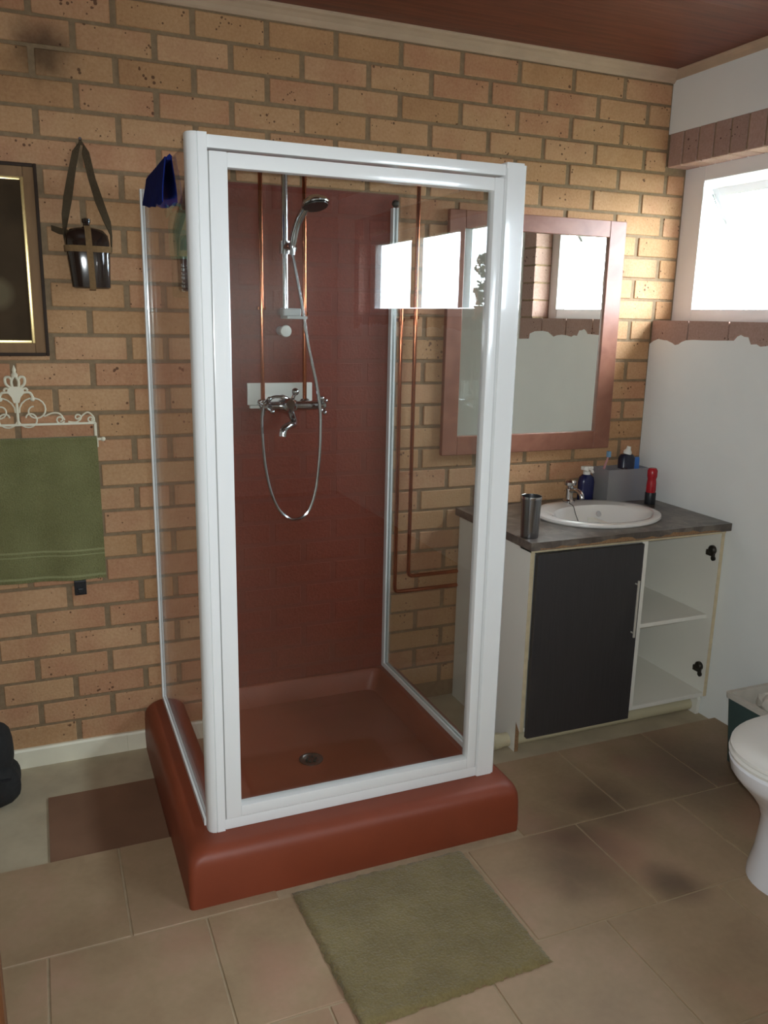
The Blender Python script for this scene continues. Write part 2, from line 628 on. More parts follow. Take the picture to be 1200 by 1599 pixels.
offs = [0.215, 0.0215, 0.975, 0.0215, 0.975, 0.2, 0.0215, 0.975, 0.0, 0.1, 0.2, 0.3]
yt = A1 + T
for j in range(13):
    y1 = yt - j * T
    y0 = max(y1 - T, YF)
    if y0 >= y1 - 0.02:
        break
    o0 = offs[j % len(offs)] % T
    x = XL + (o0 - XL % T) % T - T
    while x < XR:
        a, b = max(x, XL), min(x + T, XR)
        if b - a > 0.02:
            if not (j == 0 and a > -0.01 and b < 0.97):
                if j == 0 and a > 0.8:
                    tile(a, b, y0, -0.580)
                else:
                    tile(a, b, y0, y1)
        x += T

# ---- back wall: mortar and bricks
wall_back = struct(MB().box(XL - 0.2, XR + 0.25, 0.0045, 0.22, -0.05, ZC + 0.1).build('wall_back', M_mortar))
RX0, RX1, RZ = 0.080, 0.930, 1.9135           # red painted area in the shower
MB().box(RX0, RX1, 0.0007, 0.0075, 0.0, RZ).build('painted_mortar', M_redmortar, wall_back)
brick_cache = {}
hidden = MB()
redm = MB()
nb = 0


def add_brick(x0, x1, zc, red):
    global nb
    wd = x1 - x0
    h = 0.0704
    if wd < 0.006:
        return
    if red:
        redm.box(x0, x1, 0.0, 0.012, zc - h / 2, zc + h / 2, 0.0025, 1)
        return
    hid = x1 < -0.78 or (1.17 < x0 and x1 < 1.89 and 1.04 < zc < 1.82) or (x0 > 1.30 and zc < 0.66) or zc < 0.03
    if hid:
        hidden.box(x0, x1, 0.0, 0.03, zc - h / 2, zc + h / 2, 0.002, 1)
        return
    k = round(wd, 3)
    c = ((x0 + x1) / 2, random.uniform(-0.0012, 0.0012), zc + random.uniform(-0.0012, 0.0012))
    nb += 1
    if k not in brick_cache:
        o = MB().box(-wd / 2, wd / 2, 0.0, 0.03, -h / 2, h / 2, 0.0022, 1).build('brick', M_brick, wall_back)
        o.location = c
        brick_cache[k] = o.data
    else:
        inst('brick', brick_cache[k], c, wall_back)


for r in range(-1, 29):
    zc = Z0 - PITCHZ * r
    rowred = zc < RZ
    xmax = 2.178 if 1.47 < zc < 2.10 else 2.079
    k0 = -5 if r % 2 == 0 else -5.5
    for i in range(16):
        jx = 0.232 * (k0 + i)
        x0, x1 = jx + 0.009, jx + 0.232 - 0.009
        x0, x1 = max(x0, XL + 0.003), min(x1, xmax)
        if x1 - x0 < 0.012:
            continue
        if not rowred:
            add_brick(x0, x1, zc, False)
            continue
        for a, b, red in ((-9, RX0, False), (RX0, RX1, True), (RX1, 9, False)):
            s0, s1 = max(x0, a), min(x1, b)
            if s1 - s0 > 0.006:
                add_brick(s0, s1, zc, red)
ho = hidden.build('brick_courses', M_brick, wall_back)
ho['kind'] = 'stuff'
ro = redm.build('painted_bricks', M_redbrick, wall_back)
ro['kind'] = 'stuff'
ro['label'] = 'brick courses painted dark red inside the shower'
print('bricks', nb)

# ---- right wall: core with two window openings, plaster skin, bare brick round the windows
WZ0, WZ1 = 1.511, 2.095
W1 = (-0.935, 0.0)
W2 = (-5.10, -2.90)
XC = XR + 0.007
mb = MB()
mb.box(XC, XR + 0.155, YF - 0.2, 0.22, -0.05, WZ0 - 0.009)
mb.box(XC, XR + 0.155, YF - 0.2, 0.22, WZ1 + 0.006, ZC + 0.1)
mb.box(XC, XR + 0.155, W2[1] + 0.006, W1[0] - 0.006, WZ0 - 0.01, WZ1 + 0.01)
mb.box(XC, XR + 0.155, YF - 0.2, W2[0] - 0.006, WZ0 - 0.01, WZ1 + 0.01)
wall_right = struct(mb.build('wall_right', M_mortar))
# plaster skin, 7 mm, with torn paint edges under the windows
mb = MB()


def rag(y0, y1, zb):
    pts, y = [], y0
    rnd = random.Random(int(abs(y0) * 1000))
    while y > y1:
        pts.append((y, zb + rnd.choice((0, 0.004, 0.008, 0.013, -0.006, 0.024)) + rnd.uniform(-0.003, 0.003)))
        y -= rnd.uniform(0.018, 0.05)
    pts.append((y1, zb))
    return pts


rag1 = [(0.0, 1.412), (-0.02, 1.424), (-0.05, 1.434), (-0.085, 1.430), (-0.10, 1.430), (-0.135, 1.420), (-0.15, 1.413), (-0.17, 1.417), (-0.185, 1.426),
        (-0.21, 1.434), (-0.25, 1.437), (-0.30, 1.437), (-0.36, 1.438), (-0.42, 1.440), (-0.455, 1.441), (-0.47, 1.456), (-0.485, 1.462), (-0.50, 1.456),
        (-0.52, 1.455), (-0.535, 1.430), (-0.56, 1.432), (-0.58, 1.424), (-0.62, 1.430), (-0.66, 1.432), (-0.70, 1.428), (-0.73, 1.420), (-0.78, 1.442),
        (-0.83, 1.446), (-0.90, 1.442), (-0.945, 1.430), (-0.95, 1.404), (-1.05, 1.400)]
rag2 = [(-2.79, 1.40), (-2.88, 1.404)] + rag(-2.92, -5.06, 1.428) + [(-5.10, 1.404), (-5.21, 1.40)]
# z 0..1.35 plain, then the ragged strip, then piers and the band above
mb.box(XR, XR + 0.008, YF, 0.0, SCR - 0.001, 1.30)
mb.prism([(0.0, 1.30)] + rag1 + [(-1.05, 1.30)], XR, XR + 0.008)
mb.prism([(-2.79, 1.30)] + rag2 + [(-5.21, 1.30)], XR, XR + 0.008)
mb.box(XR, XR + 0.008, -2.79, -1.05, 1.30, ZC)
mb.box(XR, XR + 0.008, YF, -5.21, 1.30, ZC)
mb.box(XR, XR + 0.008, -1.05, 0.0, 2.218, ZC)
mb.box(XR, XR + 0.008, -5.21, -2.79, 2.218, ZC)
mb.build('plaster', M_plaster, wall_right)['label'] = 'off-white paint ending in a torn edge below the windows'
sold = {}


def wbrick(x0, x1, y0, y1, z0, z1, bev=0.0025):
    k = (round(x1 - x0, 3), round(y1 - y0, 3), round(z1 - z0, 3))
    c = ((x0 + x1) / 2, (y0 + y1) / 2, (z0 + z1) / 2)
    if k not in sold:
        o = MB().box(-(x1 - x0) / 2, (x1 - x0) / 2, -(y1 - y0) / 2, (y1 - y0) / 2, -(z1 - z0) / 2, (z1 - z0) / 2, bev, 1).build('brick', M_brickp, wall_right)
        o.location = c
        sold[k] = o.data
    else:
        inst('brick', sold[k], c, wall_right)


for (ya, yb, top) in ((-1.05, -0.004, 0), (-5.21, -2.79, 0)):
    n = int(round((yb - ya) / 0.0805))
    p = (yb - ya) / n
    for i in range(n):                          # soldier course over the window
        wbrick(2.0815, 2.1795, ya + i * p + 0.004, ya + (i + 1) * p - 0.004, WZ1, 2.219)
    n = int(round((yb - ya) / 0.232))
    p = (yb - ya) / n
    for i in range(n):                          # sill course
        wbrick(2.0815, 2.1795, ya + i * p + 0.003, ya + (i + 1) * p - 0.003, 1.398, WZ0 - 0.003, 0.0004)
for (ya, yb) in ((-1.05, -0.937), (-2.898, -2.79), (-5.21, -5.102)):
    for i in range(7):                          # jamb bricks
        z = WZ0 + 0.004 + i * 0.0858
        wbrick(2.0815, 2.1795, ya + 0.003, yb - 0.001, z, z + 0.078)

struct(MB().box(XL - 0.2, XL, YF - 0.2, 0.0065, -0.05, ZC + 0.1).build('wall_left', M_plaster2))
struct(MB().box(XL - 0.2, XR + 0.25, YF - 0.2, YF, -0.05, ZC + 0.1).build('wall_front', M_plaster2))

# ---- ceiling: tongue and groove boards along x
ceiling = struct(MB().box(XL - 0.2, XR + 0.25, YF - 0.2, 0.22, ZC + 0.012, ZC + 0.12).build('ceiling', M_hole))
cw = 0.098
pm = None
for i in range(58):
    y = -0.02 - cw * (i + 0.5)
    if pm is None:
        o = MB().box(-(XR - XL) / 2, (XR - XL) / 2, -cw / 2 + 0.0002, cw / 2 - 0.0002, 0, 0.014).build('plank', M_ceil, ceiling)
        o.location = ((XR + XL) / 2, y, ZC)
        pm = o.data
    else:
        inst('plank', pm, ((XR + XL) / 2, y, ZC), ceiling)
# cornices
prof = [(0, 0), (-0.006, 0), (-0.012, 0.006), (-0.018, 0.016), (-0.03, 0.026), (-0.040, 0.031), (-0.045, 0.036), (-0.045, 0.040), (0, 0.040)]
struct(MB().rings([[(XL, y, ZC - 0.040 + z) for y, z in prof], [(XR, y, ZC - 0.040 + z) for y, z in prof]]).build('trim_1', M_cornice))
struct(MB().rings([[(XR + y * 0.55, YF, ZC - 0.030 + z * 0.75) for y, z in prof], [(XR + y * 0.55, 0.0, ZC - 0.030 + z * 0.75) for y, z in prof]]).build('trim_2', M_cornice))
# skirting left of the shower
sk = [(0.006, -0.0222), (-0.011, -0.0222), (-0.012, 0.040), (-0.008, 0.047), (0.006, 0.047)]
struct(MB().rings([[(XL + 0.003, y, z) for y, z in sk], [(-0.075, y, z) for y, z in sk]]).rings(
    [[(-0.0745, y, z - 0.001) for y, z in sk], [(-0.012, y, z - 0.001) for y, z in sk]]).build('baseboard_back', M_skirt))

# ---- window 1 (seen at the right): frame, tilted top-hung sash, stay
FX0, FX1 = 2.180, 2.232


def rect_frame(mb, x0, x1, y0, y1, z0, z1, l, r, b, t_, bev=0.004):
    """frame in the y-z plane, l/r/b/t member widths (l at high y)"""
    mb.box(x0, x1, y1 - l, y1, z0, z1, bev)
    mb.box(x0, x1, y0, y0 + r, z0, z1, bev)
    mb.box(x0, x1, y0 + r, y1 - l, z0, z0 + b, bev)
    mb.box(x0, x1, y0 + r, y1 - l, z1 - t_, z1, bev)


win1 = thing('window_1', (2.2, -0.46, WZ0), '', '')
del win1['label'], win1['category']
win1['kind'] = 'structure'
mb = MB()
rect_frame(mb, FX0, FX1, -0.940, -0.001, WZ0 - 0.012, WZ1 + 0.006, 0.111, 0.068, 0.055, 0.060)
fr = mb.build('window_frame', M_winframe, win1)
# sash hangs from the top, open at the bottom
sash_h, ang = 0.415, math.radians(35)
mb = MB()
rect_frame(mb, 0, 0.022, -0.866, -0.118, -sash_h, 0, 0.030, 0.030, 0.034, 0.036, 0.003)
sa = mb.build('sash', M_winframe, win1)
Ms = Matrix.Translation((2.216, 0, 2.012)) @ Matrix.Rotation(-ang, 4, 'Y')
sa.data.transform(Ms)
mb = MB().box(0.009, 0.013, -0.838, -0.146, -sash_h + 0.032, -0.034)
pn = mb.build('pane', M_winglass, sa)
pn.data.transform(Ms)
for y in (-0.121, -0.863):
    MB().tube([(2.222, y, 1.995), (2.262, y, 1.93), (2.30, y, 1.885)], 0.005, 6).build('stay', M_steel, win1)

# ---- window 2 (behind the camera, seen mirrored in the shower glass): three lights
win2 = thing('window_2', (2.2, -4.0, WZ0), '', '')
del win2['label'], win2['category']
win2['kind'] = 'structure'
mb = MB()
rect_frame(mb, FX0, FX1, -5.105, -2.895, WZ0 - 0.012, WZ1 + 0.006, 0.065, 0.095, 0.058, 0.077)
mb.box(FX0, FX1, -4.345, -4.250, WZ0 + 0.05, WZ1 - 0.07, 0.004)
mb.box(FX0, FX1, -3.617, -3.550, WZ0 + 0.05, WZ1 - 0.07, 0.004)
mb.build('window_frame', M_winframe, win2)
for y0, y1 in ((-5.012, -4.341), (-4.254, -3.613), (-3.554, -2.958)):
    MB().box(2.204, 2.209, y0, y1, WZ0 + 0.051, WZ1 - 0.066).build('pane', M_winglass, win2)

# ---- open wooden door at the left edge of the view
dr = struct(MB().box(-1.148, -0.398, -1.60, -1.558, 0.006, 2.05, 0.003).build('door_1', M_doorwood))
for z0, z1 in ((0.2, 0.95), (1.1, 1.9)):
    MB().box(-1.02, -0.53, -1.606, -1.552, z0, z1, 0.006).build('door_panel', M_doorwood, dr)
MB().lathe([(0.024, 0), (0.024, 0.006), (0.009, 0.010), (0.009, 0.045)], (-0.455, -1.60, 1.02), (0, -1, 0), 14).tube(
    [(-0.455, -1.645, 1.02), (-0.50, -1.648, 1.02), (-0.57, -1.645, 1.018)], 0.008, 8).build('door_handle', M_steel, dr, True)

struct(MB().box(XR + 0.155, XR + 0.62, YF - 0.4, 0.6, ZC + 0.0, ZC + 0.10).build('added_shade_eave', M_plaster2))  # unseen overhang, added to cut the sky light entering the windows
struct(MB().box(2.45, 60, -60, 60, -0.4, -0.3).build('ground', mat('outdoor_grass', rgb(62, 68, 44), 0.9, var=0.2, scale=2)))

# ================================================================== SHOWER
# ---- red tray
tray = thing('shower_tray', (0.48, -0.47, 0), 'raised red painted shower base with rounded edges under the glass cubicle', 'shower tray')
TX0, TX1, TY0, TY1, TH = -0.012, 0.968, -0.936, -0.0015, 0.156


def rrect(x0, x1, y0, y1, r, z, n=6):
    pts = []
    for cx, cy, a0 in ((x1 - r, y1 - r, 0), (x0 + r, y1 - r, 90), (x0 + r, y0 + r, 180), (x1 - r, y0 + r, 270)):
        for i in range(n + 1):
            a = math.radians(a0 + 90 * i / n)
            pts.append((cx + r * math.cos(a), cy + r * math.sin(a), z))
    return pts


def trayring(i, z, r):
    return rrect(TX0 + i, TX1 - i, TY0 + i, TY1 - min(i, 0.001), r, z)


rings = [trayring(0.0, -0.023, 0.012), trayring(-0.002, 0.03, 0.014), trayring(-0.001, 0.095, 0.018), trayring(0.001, 0.118, 0.02)]
for a in range(1, 7):
    t_ = a / 6 * PI / 2
    rings.append(trayring(0.001 + 0.038 * (1 - math.cos(t_)), 0.118 + (TH - 0.118) * math.sin(t_), 0.024 + 0.02 * a / 6))
rings.append(rrect(TX0 + 0.085, TX1 - 0.085, TY0 + 0.115, TY1 - 0.016, 0.03, TH + 0.001))
rings.append(rrect(TX0 + 0.097, TX1 - 0.097, TY0 + 0.127, TY1 - 0.026, 0.03, TH - 0.012))
rings.append(rrect(TX0 + 0.115, TX1 - 0.115, TY0 + 0.145, TY1 - 0.034, 0.04, 0.078))
rings.append(rrect(0.36, 0.58, -0.55, -0.33, 0.1, 0.066))
MB().rings(rings).build('base', M_redtray, tray, True)
MB().lathe([(0.040, 0.0), (0.040, 0.003), (0.030, 0.005), (0.026, 0.002)], (0.47, -0.44, 0.0665), n=20).build('drain', M_steel, tray, True)
mb = MB()
for k in range(6):
    a = k * PI / 3
    mb.lathe([(0.004, 0), (0.004, 0.0012)], (0.47 + 0.015 * math.cos(a), -0.44 + 0.015 * math.sin(a), 0.0684), n=8)
mb.build('drain_holes', M_hole, tray)

# ---- enclosure
enc = thing('shower_enclosure', (0.49, -0.42, TH), 'white framed glass shower cubicle with pivot door on a red base', 'shower')
ZB, ZT = TH + 0.001, 1.885
FY0, FY1 = -0.857, -0.813
mb = MB()
# left corner post: rounded outer nose and flat face
mb.prism([(0.055, -0.815), (0.055, -0.836), (0.058, -0.846), (0.066, -0.854), (0.076, -0.857), (0.077, -0.853), (0.079, -0.857), (0.099, -0.857), (0.099, -0.815)], ZB, ZT + 0.002, 'xy')
mb.build('corner_post', M_white, enc, True)
mb = MB()
mb.prism([(0.858, -0.813), (0.858, -0.850), (0.861, -0.857), (0.908, -0.857), (0.910, -0.853), (0.916, -0.853), (0.922, -0.846), (0.924, -0.838), (0.924, -0.813)], ZB, ZT, 'xy')
mb.box(0.8585, 0.9095, -0.8565, -0.815, ZT - 0.01, ZT + 0.004, 0.001)
mb.build('corner_post', M_white, enc, True)
MB().box(0.0995, 0.8575, -0.853, -0.815, 1.856, ZT - 0.001, 0.004).build('header_rail', M_white, enc, True)
MB().box(0.0995, 0.8575, -0.853, -0.815, ZB, 0.188, 0.004).build('sill_rail', M_white, enc, True)
mb = MB()
DX0, DX1, DZ0, DZ1 = 0.1015, 0.850, 0.1915, 1.850
mb.box(DX0, DX0 + 0.042, -0.860, -0.826, DZ0, DZ1, 0.005)
mb.box(DX1 - 0.027, DX1, -0.860, -0.826, DZ0, DZ1, 0.005)
mb.box(DX0 + 0.041, DX1 - 0.026, -0.859, -0.827, DZ1 - 0.033, DZ1 - 0.0005, 0.005)
mb.box(DX0 + 0.041, DX1 - 0.026, -0.859, -0.827, DZ0 + 0.0005, DZ0 + 0.032, 0.005)
sdoor = mb.build('shower_door', M_white, enc, True)
sdoor['label'] = 'white framed pivot door with one large pane'
MB().box(DX0 + 0.040, DX1 - 0.025, -0.845, -0.839, DZ0 + 0.030, DZ1 - 0.031).build('pane', M_glass, sdoor)
mb = MB()
for x in (0.098, 0.854):
    mb.box(x - 0.002, x + 0.004, -0.850, -0.84, DZ0, DZ1)
mb.build('door_seal', M_greyplastic, enc)
MB().box(0.0575, 0.0635, -0.815, -0.016, ZB + 0.006, 1.866).build('side_panel', M_glass, enc)['label'] = 'left fixed glass panel'
MB().box(0.9065, 0.9125, -0.814, -0.016, ZB + 0.006, 1.866).build('side_panel', M_glass, enc)['label'] = 'right fixed glass panel'
for x in (0.0605, 0.9095):
    MB().box(x - 0.010, x - 0.0035, -0.026, -0.0015, ZB, 1.868, 0.001).box(x + 0.0035, x + 0.010, -0.026, -0.0015, ZB, 1.868, 0.001).build('wall_channel', M_white, enc)
    MB().box(x - 0.010, x - 0.0035, -0.814, -0.026, ZB, ZB + 0.018, 0.001).box(x + 0.0035, x + 0.010, -0.814, -0.026, ZB, ZB + 0.018, 0.001).build('bottom_channel', M_white, enc)

MB().sphere((0.9095, -0.020, 1.882), 0.013, seg=14, ring=8).build('channel_cap', M_darkmetal, enc, True)

# ---- copper pipes
def pipe(pts, label, clips):
    t = thing('copper_pipe', pts[0], label, 'pipe', 'copper water pipes')
    MB().tube(pts, 0.0075, 10).build('tube', M_copper, t, True)
    for c in clips:
        MB().box(c[0] - 0.013, c[0] + 0.013, -0.024, -0.001, c[2] - 0.006, c[2] + 0.006, 0.002).build('clip', M_copper, t)
    return t


def elbow(a, b, c, r=0.02, n=5):
    a, b, c = Vector(a), Vector(b), Vector(c)
    p, q = b + (a - b).normalized() * r, b + (c - b).normalized() * r
    return [(p * (1 - t) + b * t) * (1 - t) + (b * (1 - t) + q * t) * t for t in [i / n for i in range(n + 1)]]


pipe([(0.430, 0.004, 1.985)] + elbow((0.430, 0.004, 1.985), (0.430, -0.022, 1.985), (0.430, -0.022, 1.5)) + [(0.430, -0.022, 1.5), (0.430, -0.022, 1.205)] ,
     'left copper pipe running down the red wall to the shower mixer', [(0.43, 0, 1.52)])
pipe([(0.579, 0.004, 1.985)] + elbow((0.579, 0.004, 1.985), (0.579, -0.022, 1.985), (0.579, -0.022, 1.5)) + [(0.579, -0.022, 1.5), (0.579, -0.022, 1.205)],
     'right copper pipe beside the hose running down to the shower mixer', [(0.579, 0, 1.505)])
pipe([(0.998, 0.004, 2.0)] + elbow((0.998, 0.004, 2.0), (0.998, -0.020, 2.0), (0.998, -0.020, 1.5)) + elbow((0.998, -0.020, 1.5), (0.998, -0.020, 0.52), (1.3, -0.020, 0.52)) + [(1.213, -0.020, 0.52)],
     'copper pipe outside the cubicle turning to the vanity at upper elbow', [(0.998, 0, 1.50)])
pipe([(0.942, 0.004, 1.6)] + elbow((0.942, 0.004, 1.6), (0.942, -0.020, 1.6), (0.942, -0.020, 1.4)) + elbow((0.942, -0.020, 1.5), (0.942, -0.020, 0.462), (1.3, -0.020, 0.462)) + [(1.213, -0.020, 0.462)],
     'copper pipe nearest the right glass panel turning lower to the vanity', [(0.942, 0, 1.49)])

# ---- white backing plate behind mixer
bp_ = thing('backing_plate', (0.495, -0.002, 1.19), 'white plastic plate on the red wall behind the shower mixer', 'plate')
MB().box(0.379, 0.610, -0.012, -0.0016, 1.196, 1.271, 0.003).build('plate', M_whiteplastic, bp_)
MB().box(0.383, 0.470, -0.030, -0.0116, 1.186, 1.196, 0.003).build('lip', M_whiteplastic, bp_)

# ---- mixer
mx = thing('shower_mixer', (0.505, -0.03, 1.2), 'chrome shower mixer tap with cross handles and curved spout', 'tap')
mb = MB()
mb.tube([(0.444, -0.062, 1.197), (0.612, -0.062, 1.197)], [0.016, 0.016], 12)
mb.lathe([(0.012, 0.0), (0.022, 0.004), (0.024, 0.018), (0.016, 0.03)], (0.505, -0.075, 1.197), (0, -0.9, 0.3), 14)
mb.lathe([(0.020, -0.03), (0.028, 0), (0.020, 0.03)], (0.505, -0.062, 1.197), (1, 0, 0), 14)
mb.tube([(0.430, -0.062, 1.197), (0.430, -0.022, 1.197)], [0.013, 0.013], 10)
mb.tube([(0.579, -0.062, 1.197), (0.579, -0.022, 1.197)], [0.013, 0.013], 10)
mb.lathe([(0.022, 0), (0.022, 0.006), (0.016, 0.012)], (0.430, -0.018, 1.197), (0, -1, 0), 14)
mb.lathe([(0.022, 0), (0.022, 0.006), (0.016, 0.012)], (0.579, -0.018, 1.197), (0, -1, 0), 14)
mb.tube([(0.500, -0.062, 1.20), (0.497, -0.072, 1.222), (0.48, -0.075, 1.228)], [0.012, 0.011, 0.010], 10)
mb.build('body', M_chrome, mx, True)
for cx_, sgn in ((0.444, -1), (0.612, 1)):
    mb = MB()
    mb.lathe([(0.011, 0), (0.013, 0.008), (0.009, 0.02), (0.012, 0.028), (0.006, 0.034)], (cx_, -0.064, 1.197), (sgn * 0.8, -0.6, 0), 12)
    cc = Vector((cx_, -0.064, 1.197)) + Vector((sgn * 0.8, -0.6, 0)) * 0.022
    for k in range(4):
        a = k * PI / 2 + 0.5
        d = Vector((0.6 * sgn * math.cos(a), 0.8 * math.cos(a), math.sin(a)))
        mb.tube([cc, cc + d * 0.028], [0.006, 0.005], 8)
        mb.sphere(cc + d * 0.030, 0.0085, seg=10, ring=6)
    mb.build('cross_handle', M_chrome, mx, True)
MB().tube(arc([(0.512, -0.066, 1.185), (0.519, -0.085, 1.150), (0.512, -0.11, 1.138), (0.490, -0.135, 1.138), (0.468, -0.15, 1.128), (0.462, -0.154, 1.105)]),
          0.0125, 10).build('spout', M_chrome, mx, True)
mb = MB()
mb.tube([(0.517, -0.066, 1.205), (0.527, -0.072, 1.235)], [0.007, 0.006], 8)
mb.sphere((0.530, -0.074, 1.245), 0.013, seg=12, ring=8)
mb.build('diverter_knob', M_chrome, mx, True)

# ---- riser rail with hand shower
rr_ = thing('shower_rail', (0.502, -0.03, 1.5), 'chrome riser rail with hand shower on the red wall', 'shower rail')
MB().tube([(0.502, -0.055, 1.49), (0.502, -0.055, 2.005)], [0.011, 0.011], 12).lathe([(0.012, 0), (0.012, 0.006), (0.006, 0.012)], (0.502, -0.055, 2.003), n=12).build('rail', M_chrome, rr_, True)
for z in (1.965, 1.508):
    MB().tube([(0.502, -0.062, z), (0.502, -0.0015, z)], [0.013, 0.016], 12).build('bracket', M_chrome, rr_, True)
mb = MB()
mb.box(0.486, 0.550, -0.085, -0.040, 1.495, 1.522, 0.010, 3)
mb.box(0.490, 0.560, -0.120, -0.035, 1.487, 1.497, 0.004, 2)
mb.build('soap_dish', M_greyplastic, rr_, True)
mb = MB()
mb.tube([(0.502, -0.055, 1.695), (0.502, -0.055, 1.735)], [0.019, 0.019], 14)
mb.tube([(0.502, -0.06, 1.715), (0.512, -0.105, 1.718)], [0.012, 0.013], 10)
mb.lathe([(0.013, 0), (0.014, 0.014), (0.009, 0.022)], (0.520, -0.055, 1.715), (1, -0.3, 0), 12)
mb.build('slider', M_chrome, rr_, True)
mb = MB()
hp = [(0.511, -0.110, 1.690), (0.514, -0.112, 1.730), (0.525, -0.125, 1.785), (0.545, -0.15, 1.832), (0.560, -0.168, 1.853)]
mb.tube(arc(hp, 4), [0.010] * 4 + [0.012] * 5 + [0.013] * 4 + [0.012] * 4, 12)
hax = Vector((0.10, -0.32, -1)).normalized()
mb.lathe([(0.006, -0.024), (0.022, -0.018), (0.040, -0.006), (0.046, 0.006), (0.044, 0.010), (0.0, 0.012)], (0.567, -0.176, 1.846), hax, 24)
mb.build('hand_shower', M_chrome, rr_, True)
MB().lathe([(0.040, 0), (0.039, 0.003), (0.0, 0.004)], Vector((0.567, -0.176, 1.846)) + hax * 0.0115, hax, 24).build('spray_plate', M_blackplastic, rr_, True)

hs = tag(MB().tube(arc([(0.511, -0.111, 1.690), (0.518, -0.112, 1.66), (0.545, -0.112, 1.52), (0.565, -0.112, 1.40), (0.592, -0.112, 1.28), (0.606, -0.112, 1.19), (0.607, -0.112, 1.10), (0.602, -0.112, 1.00),
                        (0.588, -0.112, 0.90), (0.560, -0.112, 0.828), (0.515, -0.110, 0.806), (0.470, -0.105, 0.832), (0.437, -0.10, 0.90), (0.418, -0.09, 1.00), (0.411, -0.085, 1.10), (0.412, -0.08, 1.17),
                        (0.425, -0.078, 1.212), (0.452, -0.076, 1.228), (0.482, -0.075, 1.229)], 8), 0.0058, 8).build('shower_hose', M_chrome, None, True),
         'long silver shower hose looping down in front of the red wall', 'hose')

disc = thing('suction_disc', (0.503, -0.03, 1.44), 'small round white disc hanging below the shower rail', 'disc')
MB().lathe([(0.019, 0), (0.020, 0.004), (0.018, 0.010), (0.0, 0.012)], (0.499, -0.066, 1.447), (0, -1, 0), 24).build('disc_face', M_whiteplastic, disc, True)
MB().tube([(0.499, -0.066, 1.447), (0.499, -0.0016, 1.447)], [0.012, 0.015], 12).build('stem', M_greyplastic, disc, True)

# ---- blue cloth draped over left panel
cl = thing('wash_cloth', (0.06, -0.42, 1.78), 'royal blue cloth draped over the top of the left glass panel', 'cloth')


def cloth_flap(x, out, pts, name):
    """pts: list of (y, ztop, zbot) columns of a hanging flap"""
    mb = MB()
    n = 8
    f, b = [], []
    for i, (y, zt, zb) in enumerate(pts):
        colf, colb = [], []
        for k in range(n + 1):
            t = k / n
            wv = 0.006 * math.sin(i * 1.9 + t * 2.0) * t
            xx = x + out * (0.004 + 0.008 * t + abs(wv))
            z = zt + (zb - zt) * t
            colf.append((xx + out * 0.003, y, z))
            colb.append((xx, y, z))
        f.append(colf)
        b.append(colb)
    rings = [a + list(reversed(c)) for a, c in zip(f, b)]
    mb.rings(rings)
    return mb.build(name, M_bluecloth, cl, True)


cloth_flap(0.056, -1, [(-0.20, 1.872, 1.80), (-0.26, 1.874, 1.792), (-0.32, 1.874, 1.782), (-0.38, 1.874, 1.778), (-0.43, 1.874, 1.772), (-0.48, 1.875, 1.776), (-0.53, 1.875, 1.766), (-0.575, 1.876, 1.770)], 'outer_flap')
cloth_flap(0.065, 1, [(-0.30, 1.872, 1.81), (-0.36, 1.874, 1.80), (-0.42, 1.874, 1.796), (-0.48, 1.874, 1.792), (-0.54, 1.875, 1.788), (-0.60, 1.875, 1.790)], 'inner_flap')
mb = MB()
mb.rings([[(0.052, y, 1.868), (0.053, y, 1.8755), (0.0605, y, 1.879 + 0.004 * math.sin(y * 40)), (0.068, y, 1.8755), (0.069, y, 1.868), (0.0605, y, 1.8668)] for y in [-0.20 - 0.038 * i for i in range(11)]])
mb.build('fold', M_bluecloth, cl, True)

# ---- bottle pouch hanging inside the left panel
bt = thing('shampoo_bottle', (0.11, -0.44, 1.54), 'green and dark maroon bottle hanging inside the shower below the blue cloth', 'bottle')
MB().lathe([(0.026, 0.0), (0.030, 0.006), (0.030, 0.095), (0.028, 0.10)], (0.103, -0.46, 1.540), n=20).build('cap', M_maroon, bt, True)
MB().lathe([(0.030, 0.0), (0.034, 0.01), (0.035, 0.09), (0.030, 0.115), (0.012, 0.125)], (0.103, -0.46, 1.640), n=20).build('body', M_green, bt, True)
MB().tube(arc([(0.103, -0.46, 1.760), (0.100, -0.46, 1.775), (0.088, -0.46, 1.779), (0.076, -0.46, 1.768)]), 0.004, 8).lathe([(0.018, 0), (0.017, 0.004), (0.008, 0.010), (0.006, 0.014)], (0.0637, -0.46, 1.760), (1, 0, 0), 18).build('hanger', M_green, bt, True)
mb = MB()
rnd = random.Random(4)
z = 1.628
for k in range(7):        # illegible pale print running down the bottle
    a = -1.75
    px, py = 0.103 + 0.0305 * math.cos(a), -0.46 + 0.0305 * math.sin(a)
    hgt = 0.0085
    mb.box(px - 0.004, px + 0.004, py - 0.002, py + 0.002, z - hgt, z - hgt + 0.003)
    mb.box(px - 0.0042, px - 0.0015, py - 0.002, py + 0.002, z - hgt, z - 0.001)
    if k % 2:
        mb.box(px + 0.001, px + 0.0042, py - 0.002, py + 0.002, z - hgt, z - 0.002)
    z -= 0.0108
mb.build('print', M_whiteplastic, bt)

# ================================================================== BACK WALL THINGS, LEFT
# ---- picture
pc = thing('framed_picture', (-0.42, -0.02, 1.35), 'dark painting in brown wooden frame with thin gilt slip', 'picture')
PX0, PX1, PZ0, PZ1 = -0.62, -0.240, 1.362, 1.915


